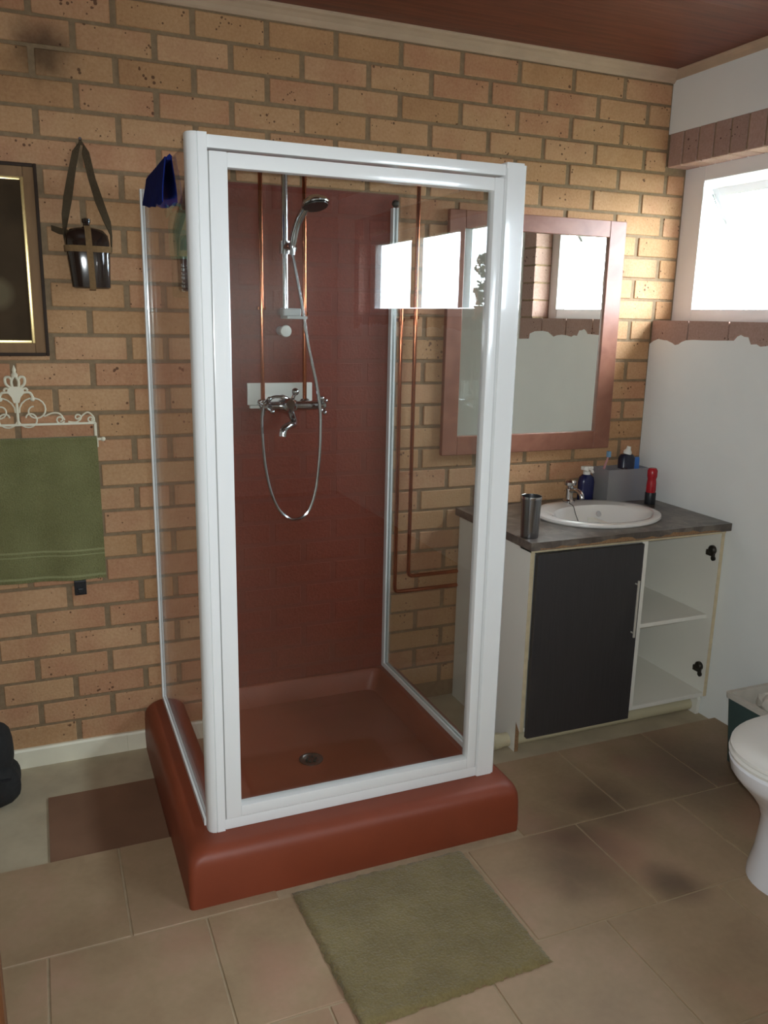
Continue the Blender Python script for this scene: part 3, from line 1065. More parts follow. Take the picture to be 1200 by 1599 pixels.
def picframe(x0, x1, z0, z1, wd, y0, y1, m, name, bev):
    mb = MB()
    mb.box(x0, x0 + wd, y0, y1, z0, z1, bev)
    mb.box(x1 - wd, x1, y0, y1, z0, z1, bev)
    mb.box(x0 + wd, x1 - wd, y0, y1, z0, z0 + wd, bev)
    mb.box(x0 + wd, x1 - wd, y0, y1, z1 - wd, z1, bev)
    return mb.build(name, m, pc, True)


picframe(PX0, PX1, PZ0, PZ1, 0.010, -0.034, -0.002, M_framedark, 'outer_edge', 0.003)
picframe(PX0 + 0.009, PX1 - 0.009, PZ0 + 0.009, PZ1 - 0.009, 0.030, -0.028, -0.003, M_framewood, 'frame', 0.004)
picframe(PX0 + 0.038, PX1 - 0.038, PZ0 + 0.038, PZ1 - 0.038, 0.0095, -0.030, -0.006, M_gilt, 'gilt_slip', 0.002)
MB().box(PX0 + 0.04, PX1 - 0.04, -0.019, -0.005, PZ0 + 0.04, PZ1 - 0.04).build('canvas', M_painting, pc)

# ---- canteen on strap
ct = thing('canteen', (-0.11, -0.03, 1.56), 'dark brown glazed canteen in khaki webbing hanging from a nail', 'canteen')


def sq(cx, cy, a, b, z, n=28, p=3.2):
    return ell(cx, cy, a, b, z, n, p)


cy_ = -0.042
prof = [(0.050, 0.022, 1.566), (0.056, 0.028, 1.570), (0.058, 0.031, 1.60), (0.062, 0.034, 1.65), (0.064, 0.035, 1.70), (0.061, 0.032, 1.722), (0.048, 0.024, 1.737), (0.022, 0.015, 1.744)]
MB().rings([sq(-0.110 + (1.65 - z) * 0.04, cy_, a, b, z) for a, b, z in prof]).build('flask', M_canteen, ct, True)
MB().lathe([(0.014, 0), (0.010, 0.006), (0.010, 0.014), (0.013, 0.017), (0.013, 0.026), (0.008, 0.029)], (-0.112, cy_, 1.742), n=14).build('stopper', M_canteen, ct, True)


def band(pts, wd, m, name, th=0.003):
    """flat webbing along pts: list of (point, width direction)"""
    mb = MB()
    rings = []
    P = [Vector(p) for p, _ in pts]
    for i, (p, d) in enumerate(pts):
        p = Vector(p)
        d = Vector(d).normalized()
        t = (P[min(i + 1, len(P) - 1)] - P[max(i - 1, 0)]).normalized()
        nn = t.cross(d).normalized()
        w_ = wd[i] if isinstance(wd, (list, tuple)) else wd
        rings.append([p + d * w_ / 2 + nn * th / 2, p - d * w_ / 2 + nn * th / 2, p - d * w_ / 2 - nn * th / 2, p + d * w_ / 2 - nn * th / 2])
    mb.rings(rings)
    return mb.build(name, m, ct, True)


# cross straps around the flask
mb = MB()
o_, i_ = 0.0035, 0.001
for z0, z1 in ((1.672, 1.690),):
    mb.rings([sq(-0.111, cy_, 0.0645 + i_, 0.0350 + i_, z0), sq(-0.111, cy_, 0.0645 + o_, 0.0350 + o_, z0), sq(-0.111, cy_, 0.0655 + o_, 0.0355 + o_, z1), sq(-0.111, cy_, 0.0655 + i_, 0.0355 + i_, z1)], False, False)
mb.build('waist_strap', M_strap, ct, True)
fv = [(-0.1045, cy_ + 0.0, 1.562), (-0.1045, cy_ - 0.024, 1.564), (-0.1050, cy_ - 0.033, 1.58), (-0.1065, cy_ - 0.036, 1.62), (-0.109, cy_ - 0.0395, 1.68), (-0.110, cy_ - 0.0385, 1.71), (-0.1105, cy_ - 0.030, 1.735), (-0.1115, cy_ - 0.018, 1.747)]
band([(p, (1, 0, 0)) for p in fv], 0.018, M_strap, 'upright_strap')
# carrying strap up to the nail
band([((-0.170, -0.040, 1.665), (0, 1, 0)), ((-0.176, -0.040, 1.72), (0.3, 1, 0)), ((-0.168, -0.030, 1.78), (1, 0.6, 0)), ((-0.158, -0.02, 1.83), (1, 0.2, 0)), ((-0.143, -0.015, 1.90), (1, 0, 0)), ((-0.127, -0.015, 1.965), (1, 0, 0.3)), ((-0.115, -0.017, 1.989), (0.6, 0, 0.9)), ((-0.111, -0.017, 1.990), (0, 0, 1))],
     [0.015, 0.018, 0.024, 0.026, 0.022, 0.022, 0.020, 0.018], M_strapdk, 'carry_strap')
band([((-0.118, -0.019, 1.990), (0, 0, 1)), ((-0.110, -0.020, 1.988), (-0.5, 0, 0.9)), ((-0.100, -0.018, 1.958), (1, 0, 0.3)), ((-0.087, -0.016, 1.89), (1, 0, 0)), ((-0.068, -0.02, 1.82), (1, 0.2, 0)), ((-0.050, -0.028, 1.765), (1, 0.5, 0)), ((-0.041, -0.036, 1.725), (0.3, 1, 0)), ((-0.043, -0.040, 1.675), (0, 1, 0))],
     [0.018, 0.02, 0.022, 0.022, 0.026, 0.024, 0.020, 0.016], M_strapdk, 'carry_strap')
band([((-0.165, -0.035, 1.728), (0, 0, 1)), ((-0.19, -0.026, 1.732), (0, 0.2, 1)), ((-0.21, -0.014, 1.740), (0, 0.1, 1))], [0.016, 0.02, 0.016], M_strapdk, 'strap_end')
MB().tube([(-0.114, 0.002, 1.992), (-0.114, -0.024, 1.996)], [0.0025, 0.0025], 8).lathe([(0.005, 0), (0.004, 0.003)], (-0.114, -0.024, 1.996), (0, -1, 0.1), 10).build('nail', M_steel, ct, True)

# ---- white iron towel rack
rk = thing('towel_rack', (-0.345, -0.03, 1.15), 'cream wrought iron towel rack with scrolls and a fleur finial', 'towel rack')
RC = -0.345
RZ1, RZ2, RYB, RYF = 1.151, 1.105, -0.012, -0.062
mb = MB()
mb.box(RC - 0.228, RC + 0.228, RYB - 0.004, RYB + 0.002, RZ1 - 0.004, RZ1 + 0.003, 0.001)
mb.build('top_bar', M_iron, rk)
for sg in (-1, 1):
    mb = MB()
    mb.box(RC + sg * 0.226 - 0.004, RC + sg * 0.226 + 0.004, RYB - 0.004, RYB + 0.001, RZ1 - 0.075, RZ1, 0.001)
    mb.tube([(RC + sg * 0.226, RYB - 0.002, RZ2), (RC + sg * 0.226, RYF, RZ2)], [0.004, 0.004], 8)
    mb.tube([(RC + sg * 0.226, RYF, RZ2), (RC + sg * 0.226, RYF, RZ2 - 0.025)], [0.004, 0.003], 8)
    mb.sphere((RC + sg * 0.244, RYF, RZ2), 0.0075, seg=12, ring=8)
    mb.build('bracket', M_iron, rk, True)
MB().tube([(RC - 0.240, RYF, RZ2), (RC + 0.240, RYF, RZ2)], [0.0045, 0.0045], 8).build('towel_bar', M_iron, rk, True)


def spiral(cx, cz, r0, r1, a0, turns, n=22):
    out = []
    for i in range(n + 1):
        t = i / n
        a = a0 + turns * 2 * PI * t
        r = r0 + (r1 - r0) * t
        out.append((cx + r * math.cos(a), RYB - 0.001, cz + r * math.sin(a)))
    return out


for sg in (-1, 1):
    def mir(pts):
        return [(RC + sg * (x - RC), y, z) for x, y, z in pts]
    S = [spiral(RC + 0.033, RZ1 + 0.018, 0.033, 0.010, PI, 0.95) + [],
         spiral(RC + 0.050, RZ1 + 0.044, 0.045, 0.012, PI * 1.05, -1.25),
         spiral(RC + 0.122, RZ1 + 0.013, 0.013, 0.005, -0.4, -1.2),
         spiral(RC + 0.174, RZ1 + 0.019, 0.011, 0.004, -1.2, 1.2),
         spiral(RC + 0.213, RZ1 + 0.012, 0.011, 0.004, 0.6, -1.3)]
    for s_ in S:
        MB().tube(mir(s_), 0.0026, 6).build('scroll', M_iron, rk, True)
    L1 = arc([(RC + 0.076, RYB - 0.001, RZ1 + 0.024), (RC + 0.10, RYB - 0.001, RZ1 + 0.034), (RC + 0.122, RYB - 0.001, RZ1 + 0.031), (RC + 0.135, RYB - 0.001, RZ1 + 0.011)])
    L2 = arc([(RC + 0.145, RYB - 0.001, RZ1 + 0.006), (RC + 0.165, RYB - 0.001, RZ1 + 0.003), (RC + 0.178, RYB - 0.001, RZ1 + 0.009), (RC + 0.186, RYB - 0.001, RZ1 + 0.022), (RC + 0.205, RYB - 0.001, RZ1 + 0.034), (RC + 0.221, RYB - 0.001, RZ1 + 0.020), (RC + 0.224, RYB - 0.001, RZ1 + 0.004)])
    for s_ in (L1, L2):
        MB().tube(mir(s_), 0.0026, 6).build('scroll', M_iron, rk, True)
# fleur finial
mb = MB()
yb = RYB - 0.001
mb.tube([(RC, yb, RZ1), (RC, yb, RZ1 + 0.075)], [0.004, 0.004], 8)
mb.prism([(RC - 0.008, RZ1 + 0.068), (RC + 0.008, RZ1 + 0.068), (RC + 0.013, RZ1 + 0.085), (RC + 0.024, RZ1 + 0.102), (RC + 0.022, RZ1 + 0.112), (RC + 0.008, RZ1 + 0.118), (RC - 0.008, RZ1 + 0.118), (RC - 0.022, RZ1 + 0.112), (RC - 0.024, RZ1 + 0.102), (RC - 0.013, RZ1 + 0.085)], yb - 0.005, yb + 0.004, 'xz')
for sg in (-1, 1):
    mb.tube(arc([(RC + sg * 0.010, yb, RZ1 + 0.088), (RC + sg * 0.022, yb, RZ1 + 0.099), (RC + sg * 0.040, yb, RZ1 + 0.098), (RC + sg * 0.048, yb, RZ1 + 0.082)]), 0.0042, 8)
    mb.sphere((RC + sg * 0.046, yb, RZ1 + 0.079), 0.0075, seg=10, ring=6)
    mb.tube(arc([(RC + sg * 0.014, yb, RZ1 + 0.108), (RC + sg * 0.028, yb, RZ1 + 0.112), (RC + sg * 0.034, yb, RZ1 + 0.105)]), 0.0038, 8)
    mb.tube(arc([(RC + sg * 0.012, yb, RZ1 + 0.113), (RC + sg * 0.026, yb, RZ1 + 0.126), (RC + sg * 0.027, yb, RZ1 + 0.144), (RC + sg * 0.016, yb, RZ1 + 0.147), (RC + sg * 0.009, yb, RZ1 + 0.138)]), 0.0042, 8)
    mb.tube(arc([(RC + sg * 0.009, yb, RZ1 + 0.116), (RC + sg * 0.010, yb, RZ1 + 0.135), (RC, yb, RZ1 + 0.154)]), 0.0042, 8)
mb.lathe([(0.009, 0), (0.010, 0.006), (0.005, 0.014), (0.0065, 0.020), (0.0, 0.036)], (RC, yb, RZ1 + 0.148), n=12)
mb.build('finial', M_iron, rk, True)

# ---- towel over the bar
tw = thing('towel', (-0.34, RYF, 0.64), 'olive green towel folded over the iron rack bar', 'towel')


def towel_sheet(y_out, zb, name):
    mb = MB()
    rings = []
    nx, nz = 28, 16
    for i in range(nx + 1):
        u = i / nx
        x = -0.568 + u * 0.448 + 0.004 * math.sin(3 * u)
        f, b = [], []
        for k in range(nz + 1):
            t = k / nz
            z = RZ2 + 0.006 + (zb - RZ2 - 0.006) * t + 0.004 * math.sin(u * 5)
            y = RYF + y_out * (0.006 + 0.004 * t) + math.copysign(0.0045, y_out) * math.sin(u * 17 + 1.0) * (0.2 + t)
            xx = x + 0.006 * t * (u - 0.5)
            f.append((xx, y, z))
            b.append((xx, y - math.copysign(0.0045, y_out), z))
        rings.append(f + list(reversed(b)))
    mb.rings(rings)
    return mb.build(name, M_towel, tw, True)


towel_sheet(-1, 0.652, 'front_fall')
towel_sheet(1, 0.70, 'back_fall')
mb = MB()
mb.rings([[(x, RYF + math.cos(a) * 0.0095, RZ2 + 0.002 + math.sin(a) * 0.009) for a in [PI * k / 6 for k in range(7)]] + [(x, RYF + math.cos(a) * 0.006, RZ2 + 0.002 + math.sin(a) * 0.006) for a in [PI * (6 - k) / 6 for k in range(7)]] for x in (-0.568, -0.34, -0.120)])
mb.build('fold', M_towel, tw, True)
mb = MB()
for zz, th in ((0.748, 0.006), (0.734, 0.004), (0.662, 0.007)):
    rings = []
    for i in range(29):
        u = i / 28
        t = (zz - RZ2) / (0.652 - RZ2)
        x = -0.568 + u * 0.448 + 0.004 * math.sin(3 * u) + 0.006 * t * (u - 0.5)
        y = RYF - (0.006 + 0.004 * t) - 0.0045 * math.sin(u * 17 + 1.0) * (0.2 + t)
        z = zz + 0.004 * math.sin(u * 5)
        rings.append([(x, y - 0.0008, z), (x, y - 0.0008, z + th), (x, y + 0.001, z + th), (x, y + 0.001, z)])
    mb.rings(rings)
mb.build('woven_band', M_towelband, tw, True)
# ---- little black block on the wall under the towel
hk = thing('wall_clip', (-0.196, -0.01, 0.58), 'small square black clip on the bricks under the towel', 'clip')
MB().box(-0.216, -0.178, -0.016, -0.0012, 0.578, 0.628, 0.003).build('plate', M_blackplastic, hk)
MB().box(-0.206, -0.188, -0.026, -0.015, 0.586, 0.604, 0.003).build('hook', M_blackplastic, hk)

# ---- black bag at the left edge
bgx = thing('black_bag', (-0.52, -0.18, 0), 'slumped black fabric bag on the cement floor below the towel', 'bag')


def lump(c, r, sc, seed, name):
    mb = MB().sphere(c, r, sc, 24, 16)
    rnd = random.Random(seed)
    ph = [rnd.uniform(0, 6) for _ in range(6)]
    for v in mb.bm.verts:
        d = v.co - Vector(c)
        k = 1 + 0.06 * math.sin(d.x * 40 + ph[0]) * math.sin(d.z * 35 + ph[1]) + 0.05 * math.sin(d.y * 50 + ph[2])
        q = Vector((d.x / sc[0], d.y / sc[1], d.z / sc[2])) / r
        k *= 1.0 / max(1e-6, (abs(q.x) ** 3.2 + abs(q.y) ** 3.2 + abs(q.z) ** 3.2) ** (1 / 3.2)) * 0.94
        v.co = Vector(c) + d * k
        v.co.z = max(v.co.z, SCR - 0.0005)
    return mb.build(name, M_blackcloth, bgx, True)


lump((-0.525, -0.185, 0.048), 0.11, (1.0, 0.75, 0.68), 1, 'lower_body')
lump((-0.530, -0.182, 0.140), 0.105, (0.94, 0.7, 0.92), 2, 'upper_body')
MB().box(-0.60, -0.44, -0.268, -0.262, 0.085, 0.092, 0.002).build('seam', M_blackplastic, bgx)
MB().tube(arc([(-0.60, -0.20, 0.225), (-0.56, -0.235, 0.28), (-0.50, -0.235, 0.27), (-0.475, -0.20, 0.21)]), 0.008, 8).build('strap', M_blackcloth, bgx, True)

# ---- mats
bm_ = tag(MB().box(-0.343, -0.0125, -0.590, -0.232, -0.0222, -0.017, 0.001).build('floor_mat', M_brownmat), 'flat reddish brown mat on bare cement left of the shower base', 'mat')
mb = MB()
mc = [Vector((0.250, -0.966)), Vector((0.755, -0.968)), Vector((0.765, -1.424)), Vector((0.268, -1.440))]
NX, NY = 60, 54
rows = []
rnd = random.Random(3)
for j in range(NY + 1):
    v = j / NY
    row = []
    for i in range(NX + 1):
        u = i / NX
        p = mc[0] * (1 - u) * (1 - v) + mc[1] * u * (1 - v) + mc[2] * u * v + mc[3] * (1 - u) * v
        e = min(u, 1 - u, v, 1 - v)
        z = 0.0016 if e == 0 else min(0.012, 0.006 + e * 0.25) + rnd.uniform(-0.0018, 0.0018)
        jit = 0.003
        row.append(mb.bm.verts.new((p.x + rnd.uniform(-jit, jit), p.y + rnd.uniform(-jit, jit), z)))
    rows.append(row)
for j in range(NY):
    for i in range(NX):
        mb.bm.faces.new((rows[j][i], rows[j][i + 1], rows[j + 1][i + 1], rows[j + 1][i]))
mat_o = thing('bath_mat', (0.5, -1.2, 0), 'olive green bath mat on the tiles in front of the shower', 'bath mat')
mb.build('pile', M_mat, mat_o, True)
MB().prism([(p.x + (0.5 - p.x) * 0.01, p.y + (-1.2 - p.y) * 0.01) for p in mc], 0.0003, 0.003, 'xy').build('backing', M_brownmat, mat_o)

# ================================================================== VANITY CORNER
# ---- mirror
mr = thing('wall_mirror', (1.51, -0.01, 0.98), 'rectangular mirror in wide reddish pine frame above the basin', 'mirror')
MX0, MX1, MZ0, MZ1 = 1.122, 1.897, 0.988, 1.880
IX0, IX1, IZ0, IZ1 = 1.186, 1.820, 1.060, 1.818
for nm, bx in (('stile', (MX0, IX0, MZ0, MZ1)), ('stile', (IX1, MX1, MZ0, MZ1)), ('rail', (IX0, IX1, MZ0, IZ0)), ('rail', (IX0, IX1, IZ1, MZ1))):
    MB().box(bx[0], bx[1], -0.024, -0.0015, bx[2], bx[3], 0.002, 1).build(nm, M_mframe, mr)
MB().box(IX0 - 0.004, IX1 + 0.004, -0.012, -0.006, IZ0 - 0.004, IZ1 + 0.004).build('mirror_glass', M_mirror, mr)

# ---- cabinet
VX0, VX1, VY0, VZ0, VZ1 = 1.218, 2.074, -0.530, 0.068, 0.746
van = thing('vanity_cabinet', (1.65, -0.27, 0), 'white vanity unit with one black door and open shelves', 'cabinet')


def panel(name, x0, x1, y0, y1, z0, z1, m=M_melamine, bev=0.0008):
    return MB().box(x0, x1, y0, y1, z0, z1, bev, 1).build(name, m, van)


mb = MB()
mb.prism([(-0.012, SCR - 0.0003), (-0.012, VZ1), (VY0 + 0.002, VZ1), (VY0 + 0.002, VZ0), (-0.50, VZ0 + 0.03), (-0.50, SCR - 0.0003)], VX0, VX0 + 0.016)
mb.build('side_panel', M_melamine, van)
mb = MB()
mb.prism([(-0.012, SCR - 0.0003), (-0.012, VZ1), (VY0 + 0.002, VZ1), (VY0 + 0.002, VZ0), (-0.495, VZ0), (-0.505, 0.04), (-0.50, SCR - 0.0003)], VX1 - 0.016, VX1)
mb.build('side_panel', M_melamine, van)
MB().box(VX0 + 0.0005, VX0 + 0.0155, -0.5012, -0.4995, SCR, VZ0 + 0.028).build('raw_foot_edge', M_chip, van)
for x in (VX0, VX1 - 0.016):
    panel('edge_strip', x, x + 0.016, VY0, VY0 + 0.0025, VZ0, VZ1, M_edge)
panel('divider', 1.688, 1.714, VY0 + 0.001, -0.012, VZ0 + 0.016, VZ1)
panel('bottom_board', VX0 + 0.016, VX1 - 0.016, VY0 + 0.001, -0.012, VZ0, VZ0 + 0.016)
panel('back_board', VX0 + 0.016, VX1 - 0.016, -0.016, -0.012, VZ0 + 0.016, VZ1)
panel('top_rail', VX0, VX1, VY0 - 0.003, VY0 + 0.07, VZ1 - 0.012, VZ1 + 0.001, M_edge)
panel('shelf', 1.714, VX1 - 0.016, -0.50, -0.016, 0.385, 0.401)
dv = panel('door', 1.236, 1.681, VY0 - 0.019, VY0 - 0.0015, 0.050, 0.731, M_blackdoor, 0.0012)
dv['label'] = 'black laminate door'
MB().tube([(1.656, VY0 - 0.036, 0.385), (1.656, VY0 - 0.036, 0.600)], [0.0045, 0.0045], 10).tube([(1.656, VY0 - 0.019, 0.40), (1.656, VY0 - 0.036, 0.40)], [0.003, 0.003], 8).tube([(1.656, VY0 - 0.019, 0.585), (1.656, VY0 - 0.036, 0.585)], [0.003, 0.003], 8).build('handle', M_alu, dv, True)
for z in (0.648, 0.172):
    mb = MB()
    x = VX1 - 0.016
    mb.lathe([(0.018, 0), (0.018, 0.009), (0.012, 0.014)], (x, VY0 + 0.035, z + 0.012), (-1, 0, 0), 14)
    mb.lathe([(0.010, 0), (0.010, 0.006)], (x, VY0 + 0.056, z - 0.002), (-1, 0, 0), 12)
    mb.lathe([(0.010, 0), (0.010, 0.006)], (x, VY0 + 0.028, z - 0.020), (-1, 0, 0), 12)
    mb.box(x - 0.012, x, VY0 + 0.022, VY0 + 0.060, z - 0.012, z + 0.010, 0.003)
    mb.build('hinge_cup', M_darkmetal, van, True)

# ---- counter with an oval cut-out
ctp = thing('countertop', (1.64, -0.27, VZ1), 'mottled grey brown laminate counter with chipped front edge', 'countertop')
BX, BY, BA, BB = 1.668, -0.285, 0.252, 0.208
CX0, CX1, CY0, CY1, CZ0, CZ1 = 1.203, 2.0785, -0.552, -0.002, VZ1 + 0.0012, 0.776


def rect_pt(t):
    """point on the counter outline in direction t from the basin centre"""
    c, s_ = math.cos(t), math.sin(t)
    k = []
    if c > 1e-9:
        k.append((CX1 - BX) / c)
    if c < -1e-9:
        k.append((CX0 - BX) / c)
    if s_ > 1e-9:
        k.append((CY1 - BY) / s_)
    if s_ < -1e-9:
        k.append((CY0 - BY) / s_)
    m_ = min(k)
    return (BX + c * m_, BY + s_ * m_)


angs = sorted([2 * PI * i / 48 for i in range(48)] + [math.atan2(y - BY, x - BX) % (2 * PI) for x in (CX0, CX1) for y in (CY0, CY1)])
outer = [rect_pt(a) for a in angs]
inner = []
for a in angs:
    c, s_ = math.cos(a), math.sin(a)
    k = 1 / math.sqrt((c / (BA - 0.03)) ** 2 + (s_ / (BB - 0.03)) ** 2)
    inner.append((BX + c * k, BY + s_ * k))
mb = MB()
R4 = [[(x, y, CZ1) for x, y in inner], [(x, y, CZ1) for x, y in outer], [(x, y, CZ0) for x, y in outer], [(x, y, CZ0) for x, y in inner]]
mb.rings(R4 + [R4[0]], False, False)
bmesh.ops.remove_doubles(mb.bm, verts=mb.bm.verts[:], dist=1e-6)
mb.build('top_board', M_counter, ctp)
mb = MB()
xs = 1.24
rnd = random.Random(9)
pl_ = [(xs, CZ0 + 0.002)]
while xs < 2.03:
    pl_.append((xs, CZ0 + rnd.uniform(0.004, 0.012) + (0.009 if 1.5 < xs < 1.62 or 1.8 < xs < 1.9 else 0)))
    xs += rnd.uniform(0.012, 0.04)
pl_.append((2.03, CZ0 + 0.002))
mb.prism(pl_, CY0 - 0.0006, CY0 + 0.001, 'xz')
mb.build('chipped_edge', M_chip, ctp)

# ---- basin
bs = thing('basin', (BX, BY, CZ1), 'white oval drop-in basin set in the counter', 'basin')
icx, icy = BX + 0.005, BY - 0.028
R = [ell(BX, BY, BA - 0.004, BB - 0.004, CZ1 + 0.0006), ell(BX, BY, BA, BB, CZ1 + 0.006), ell(BX, BY, BA - 0.002, BB - 0.002, CZ1 + 0.013), ell(BX, BY, BA - 0.012, BB - 0.012, CZ1 + 0.017),
     ell(BX, BY - 0.004, BA - 0.035, BB - 0.032, CZ1 + 0.016), ell(icx, icy, 0.205, 0.142, CZ1 + 0.013), ell(icx, icy, 0.196, 0.134, CZ1 + 0.004),
     ell(icx, icy, 0.178, 0.118, CZ1 - 0.03), ell(icx, icy, 0.155, 0.100, CZ1 - 0.07), ell(icx, icy, 0.11, 0.072, CZ1 - 0.105), ell(icx, icy, 0.05, 0.035, CZ1 - 0.118), ell(icx, icy, 0.02, 0.02, CZ1 - 0.120)]
Rb = [ell(icx, icy, 0.024, 0.024, CZ1 - 0.132), ell(icx, icy, 0.06, 0.045, CZ1 - 0.128), ell(icx, icy, 0.12, 0.082, CZ1 - 0.114), ell(icx, icy, 0.165, 0.110, CZ1 - 0.075), ell(icx, icy, 0.188, 0.128, CZ1 - 0.03), ell(BX, BY, BA - 0.045, BB - 0.045, CZ1 - 0.004), ell(BX, BY, BA - 0.031, BB - 0.031, CZ1 + 0.0002)]
mb = MB().rings(R + Rb + [R[0]], False, False)
bmesh.ops.remove_doubles(mb.bm, verts=mb.bm.verts[:], dist=1e-6)
mb.build('bowl', M_porcelain, bs, True)
MB().lathe([(0.021, 0), (0.021, 0.002), (0.012, 0.003)], (icx, icy, CZ1 - 0.1205), n=16).build('waste', M_chrome, bs, True)
MB().lathe([(0.012, 0), (0.012, 0.003), (0.007, 0.004)], (icx + 0.06, icy + 0.108, CZ1 - 0.018), (0, -0.85, 0.5), 14).build('overflow', M_chrome, bs, True)
MB().tube(arc([(1.640, -0.135, CZ1 + 0.018), (1.630, -0.18, CZ1 + 0.014), (1.632, -0.20, CZ1 - 0.02), (1.640, -0.25, CZ1 - 0.085), (1.660, -0.29, CZ1 - 0.112)]), 0.0016, 6).build('plug_chain', M_darkmetal, bs)

# ---- basin tap
tp = thing('basin_tap', (1.655, -0.105, CZ1 + 0.015), 'small chrome pillar tap at the back of the basin', 'tap')
tb = CZ1 + 0.0165
MB().lathe([(0.024, 0), (0.024, 0.006), (0.015, 0.012), (0.014, 0.045), (0.017, 0.055), (0.012, 0.066)], (1.655, -0.112, tb), n=18).build('pillar', M_chrome, tp, True)
MB().tube(arc([(1.655, -0.118, tb + 0.046), (1.657, -0.155, tb + 0.054), (1.658, -0.185, tb + 0.046), (1.658, -0.193, tb + 0.028)]), 0.0095, 10).build('spout', M_chrome, tp, True)
mb = MB().lathe([(0.013, 0), (0.024, 0.004), (0.026, 0.016), (0.020, 0.024), (0.006, 0.027)], (1.655, -0.112, tb + 0.066), n=18)
mb.build('knob', M_chrome, tp, True)

# ---- things on the counter
tm = thing('tumbler', (1.238, -0.478, CZ1), 'grey steel tumbler at the left front corner of the counter', 'tumbler')
MB().lathe([(0.030, 0), (0.031, 0.004), (0.034, 0.12), (0.0345, 0.142), (0.033, 0.142), (0.030, 0.01), (0.0, 0.009)], (1.240, -0.478, CZ1 + 0.0003), n=28, cap1=False).build('cup', M_steel, tm, True)
MB().lathe([(0.0352, 0.136), (0.0358, 0.140), (0.0352, 0.144), (0.0335, 0.1435)], (1.240, -0.478, CZ1 + 0.0003), n=28, cap0=False, cap1=False).build('rim', M_chrome, tm, True)

pb = thing('pump_bottle', (1.775, -0.055, CZ1), 'navy blue pump bottle with white top beside the basin tap', 'bottle')
MB().rings([ell(1.775, -0.055, a, b, CZ1 + z, 24, 2.6) for a, b, z in ((0.030, 0.020, 0.0005), (0.034, 0.023, 0.006), (0.035, 0.024, 0.08), (0.030, 0.022, 0.100), (0.016, 0.015, 0.112))]).build('body', M_navy, pb, True)
MB().lathe([(0.015, 0), (0.015, 0.014), (0.007, 0.016), (0.007, 0.028)], (1.775, -0.055, CZ1 + 0.110), n=16).box(1.752, 1.798, -0.068, -0.042, CZ1 + 0.130, CZ1 + 0.146, 0.005).tube([(1.775, -0.06, CZ1 + 0.138), (1.772, -0.09, CZ1 + 0.136), (1.771, -0.10, CZ1 + 0.126)], 0.006, 8).build('pump', M_whiteplastic, pb, True)

# clear grey organiser
og = thing('organiser_box', (1.90, -0.08, CZ1), 'grey see-through plastic holder full of toiletries by the right wall', 'organiser')
OX0, OX1, OY0, OY1, OZ1 = 1.838, 2.045, -0.116, -0.012, CZ1 + 0.135
mb = MB()
for b_ in ((OX0, OX1, OY0, OY0 + 0.003), (OX0, OX1, OY1 - 0.003, OY1), (OX0, OX0 + 0.003, OY0 + 0.003, OY1 - 0.003), (OX1 - 0.003, OX1, OY0 + 0.003, OY1 - 0.003), (1.908, 1.911, OY0 + 0.003, OY1 - 0.003)):
    mb.box(b_[0], b_[1], b_[2], b_[3], CZ1 + 0.0005, OZ1)
mb.box(OX0 + 0.003, OX1 - 0.003, OY0 + 0.003, OY1 - 0.003, CZ1 + 0.0005, CZ1 + 0.004)
mb.build('tray', M_clear, og)
lb = thing('lotion_bottle', (1.970, -0.055, CZ1 + 0.004), 'tall dark navy bottle with white cap standing in the grey holder', 'bottle')
MB().rings([ell(1.970, -0.055, a, b, CZ1 + z, 24, 2.8) for a, b, z in ((0.031, 0.022, 0.005), (0.035, 0.025, 0.012), (0.035, 0.025, 0.172), (0.026, 0.018, 0.186))]).build('body', M_darknavy, lb, True)
MB().lathe([(0.017, 0), (0.017, 0.012), (0.010, 0.022), (0.008, 0.034)], (1.970, -0.055, CZ1 + 0.1862), (0.25, 0, 1), 16).build('cap', M_whiteplastic, lb, True)
tag(MB().rings([[(2.019 + x, -0.055 + y, CZ1 + z) for x, y in ((-wd, -d), (wd, -d), (wd, d), (-wd, d))] for wd, d, z in ((0.010, 0.014, 0.006), (0.014, 0.010, 0.09), (0.015, 0.004, 0.165), (0.015, 0.0015, 0.172)) for k in (0,)]).build('toothpaste_tube', M_blue), 'bright blue tube standing in the grey holder', 'tube')
tag(MB().box(1.845, 1.895, -0.108, -0.025, CZ1 + 0.0045, CZ1 + 0.085, 0.006).build('soap_box', M_green), 'pale green carton low inside the grey holder', 'box')
tag(MB().lathe([(0.020, 0), (0.022, 0.006), (0.022, 0.10), (0.014, 0.112), (0.012, 0.13)], (1.937, -0.088, CZ1 + 0.0045), n=18).build('maroon_jar', M_maroon, None, True), 'maroon bottle behind the front wall of the grey holder', 'bottle')
tb_ = thing('toothbrush', (1.838, -0.06, CZ1 + 0.01), 'pink and white toothbrush leaning out of the grey holder', 'toothbrush')
MB().tube([(1.846, -0.055, CZ1 + 0.092), (1.852, -0.060, CZ1 + 0.125), (1.868, -0.066, CZ1 + 0.185)], [0.0045, 0.005, 0.0035], 8).build('handle', M_pink, tb_, True)
MB().box(1.862, 1.876, -0.073, -0.058, CZ1 + 0.180, CZ1 + 0.205, 0.003).build('head', M_lightblue, tb_)
rb = thing('deodorant_bottle', (2.005, -0.19, CZ1), 'red bottle with black lower end in front of the grey holder', 'bottle')
MB().lathe([(0.021, 0), (0.022, 0.004), (0.022, 0.045), (0.021, 0.048)], (2.003, -0.182, CZ1 + 0.0005), n=22).build('cap', M_blackplastic, rb, True)
MB().lathe([(0.019, 0), (0.020, 0.01), (0.019, 0.04), (0.017, 0.055), (0.020, 0.066), (0.020, 0.090), (0.014, 0.100)], (2.003, -0.182, CZ1 + 0.0485), n=22).build('body', M_red, rb, True)

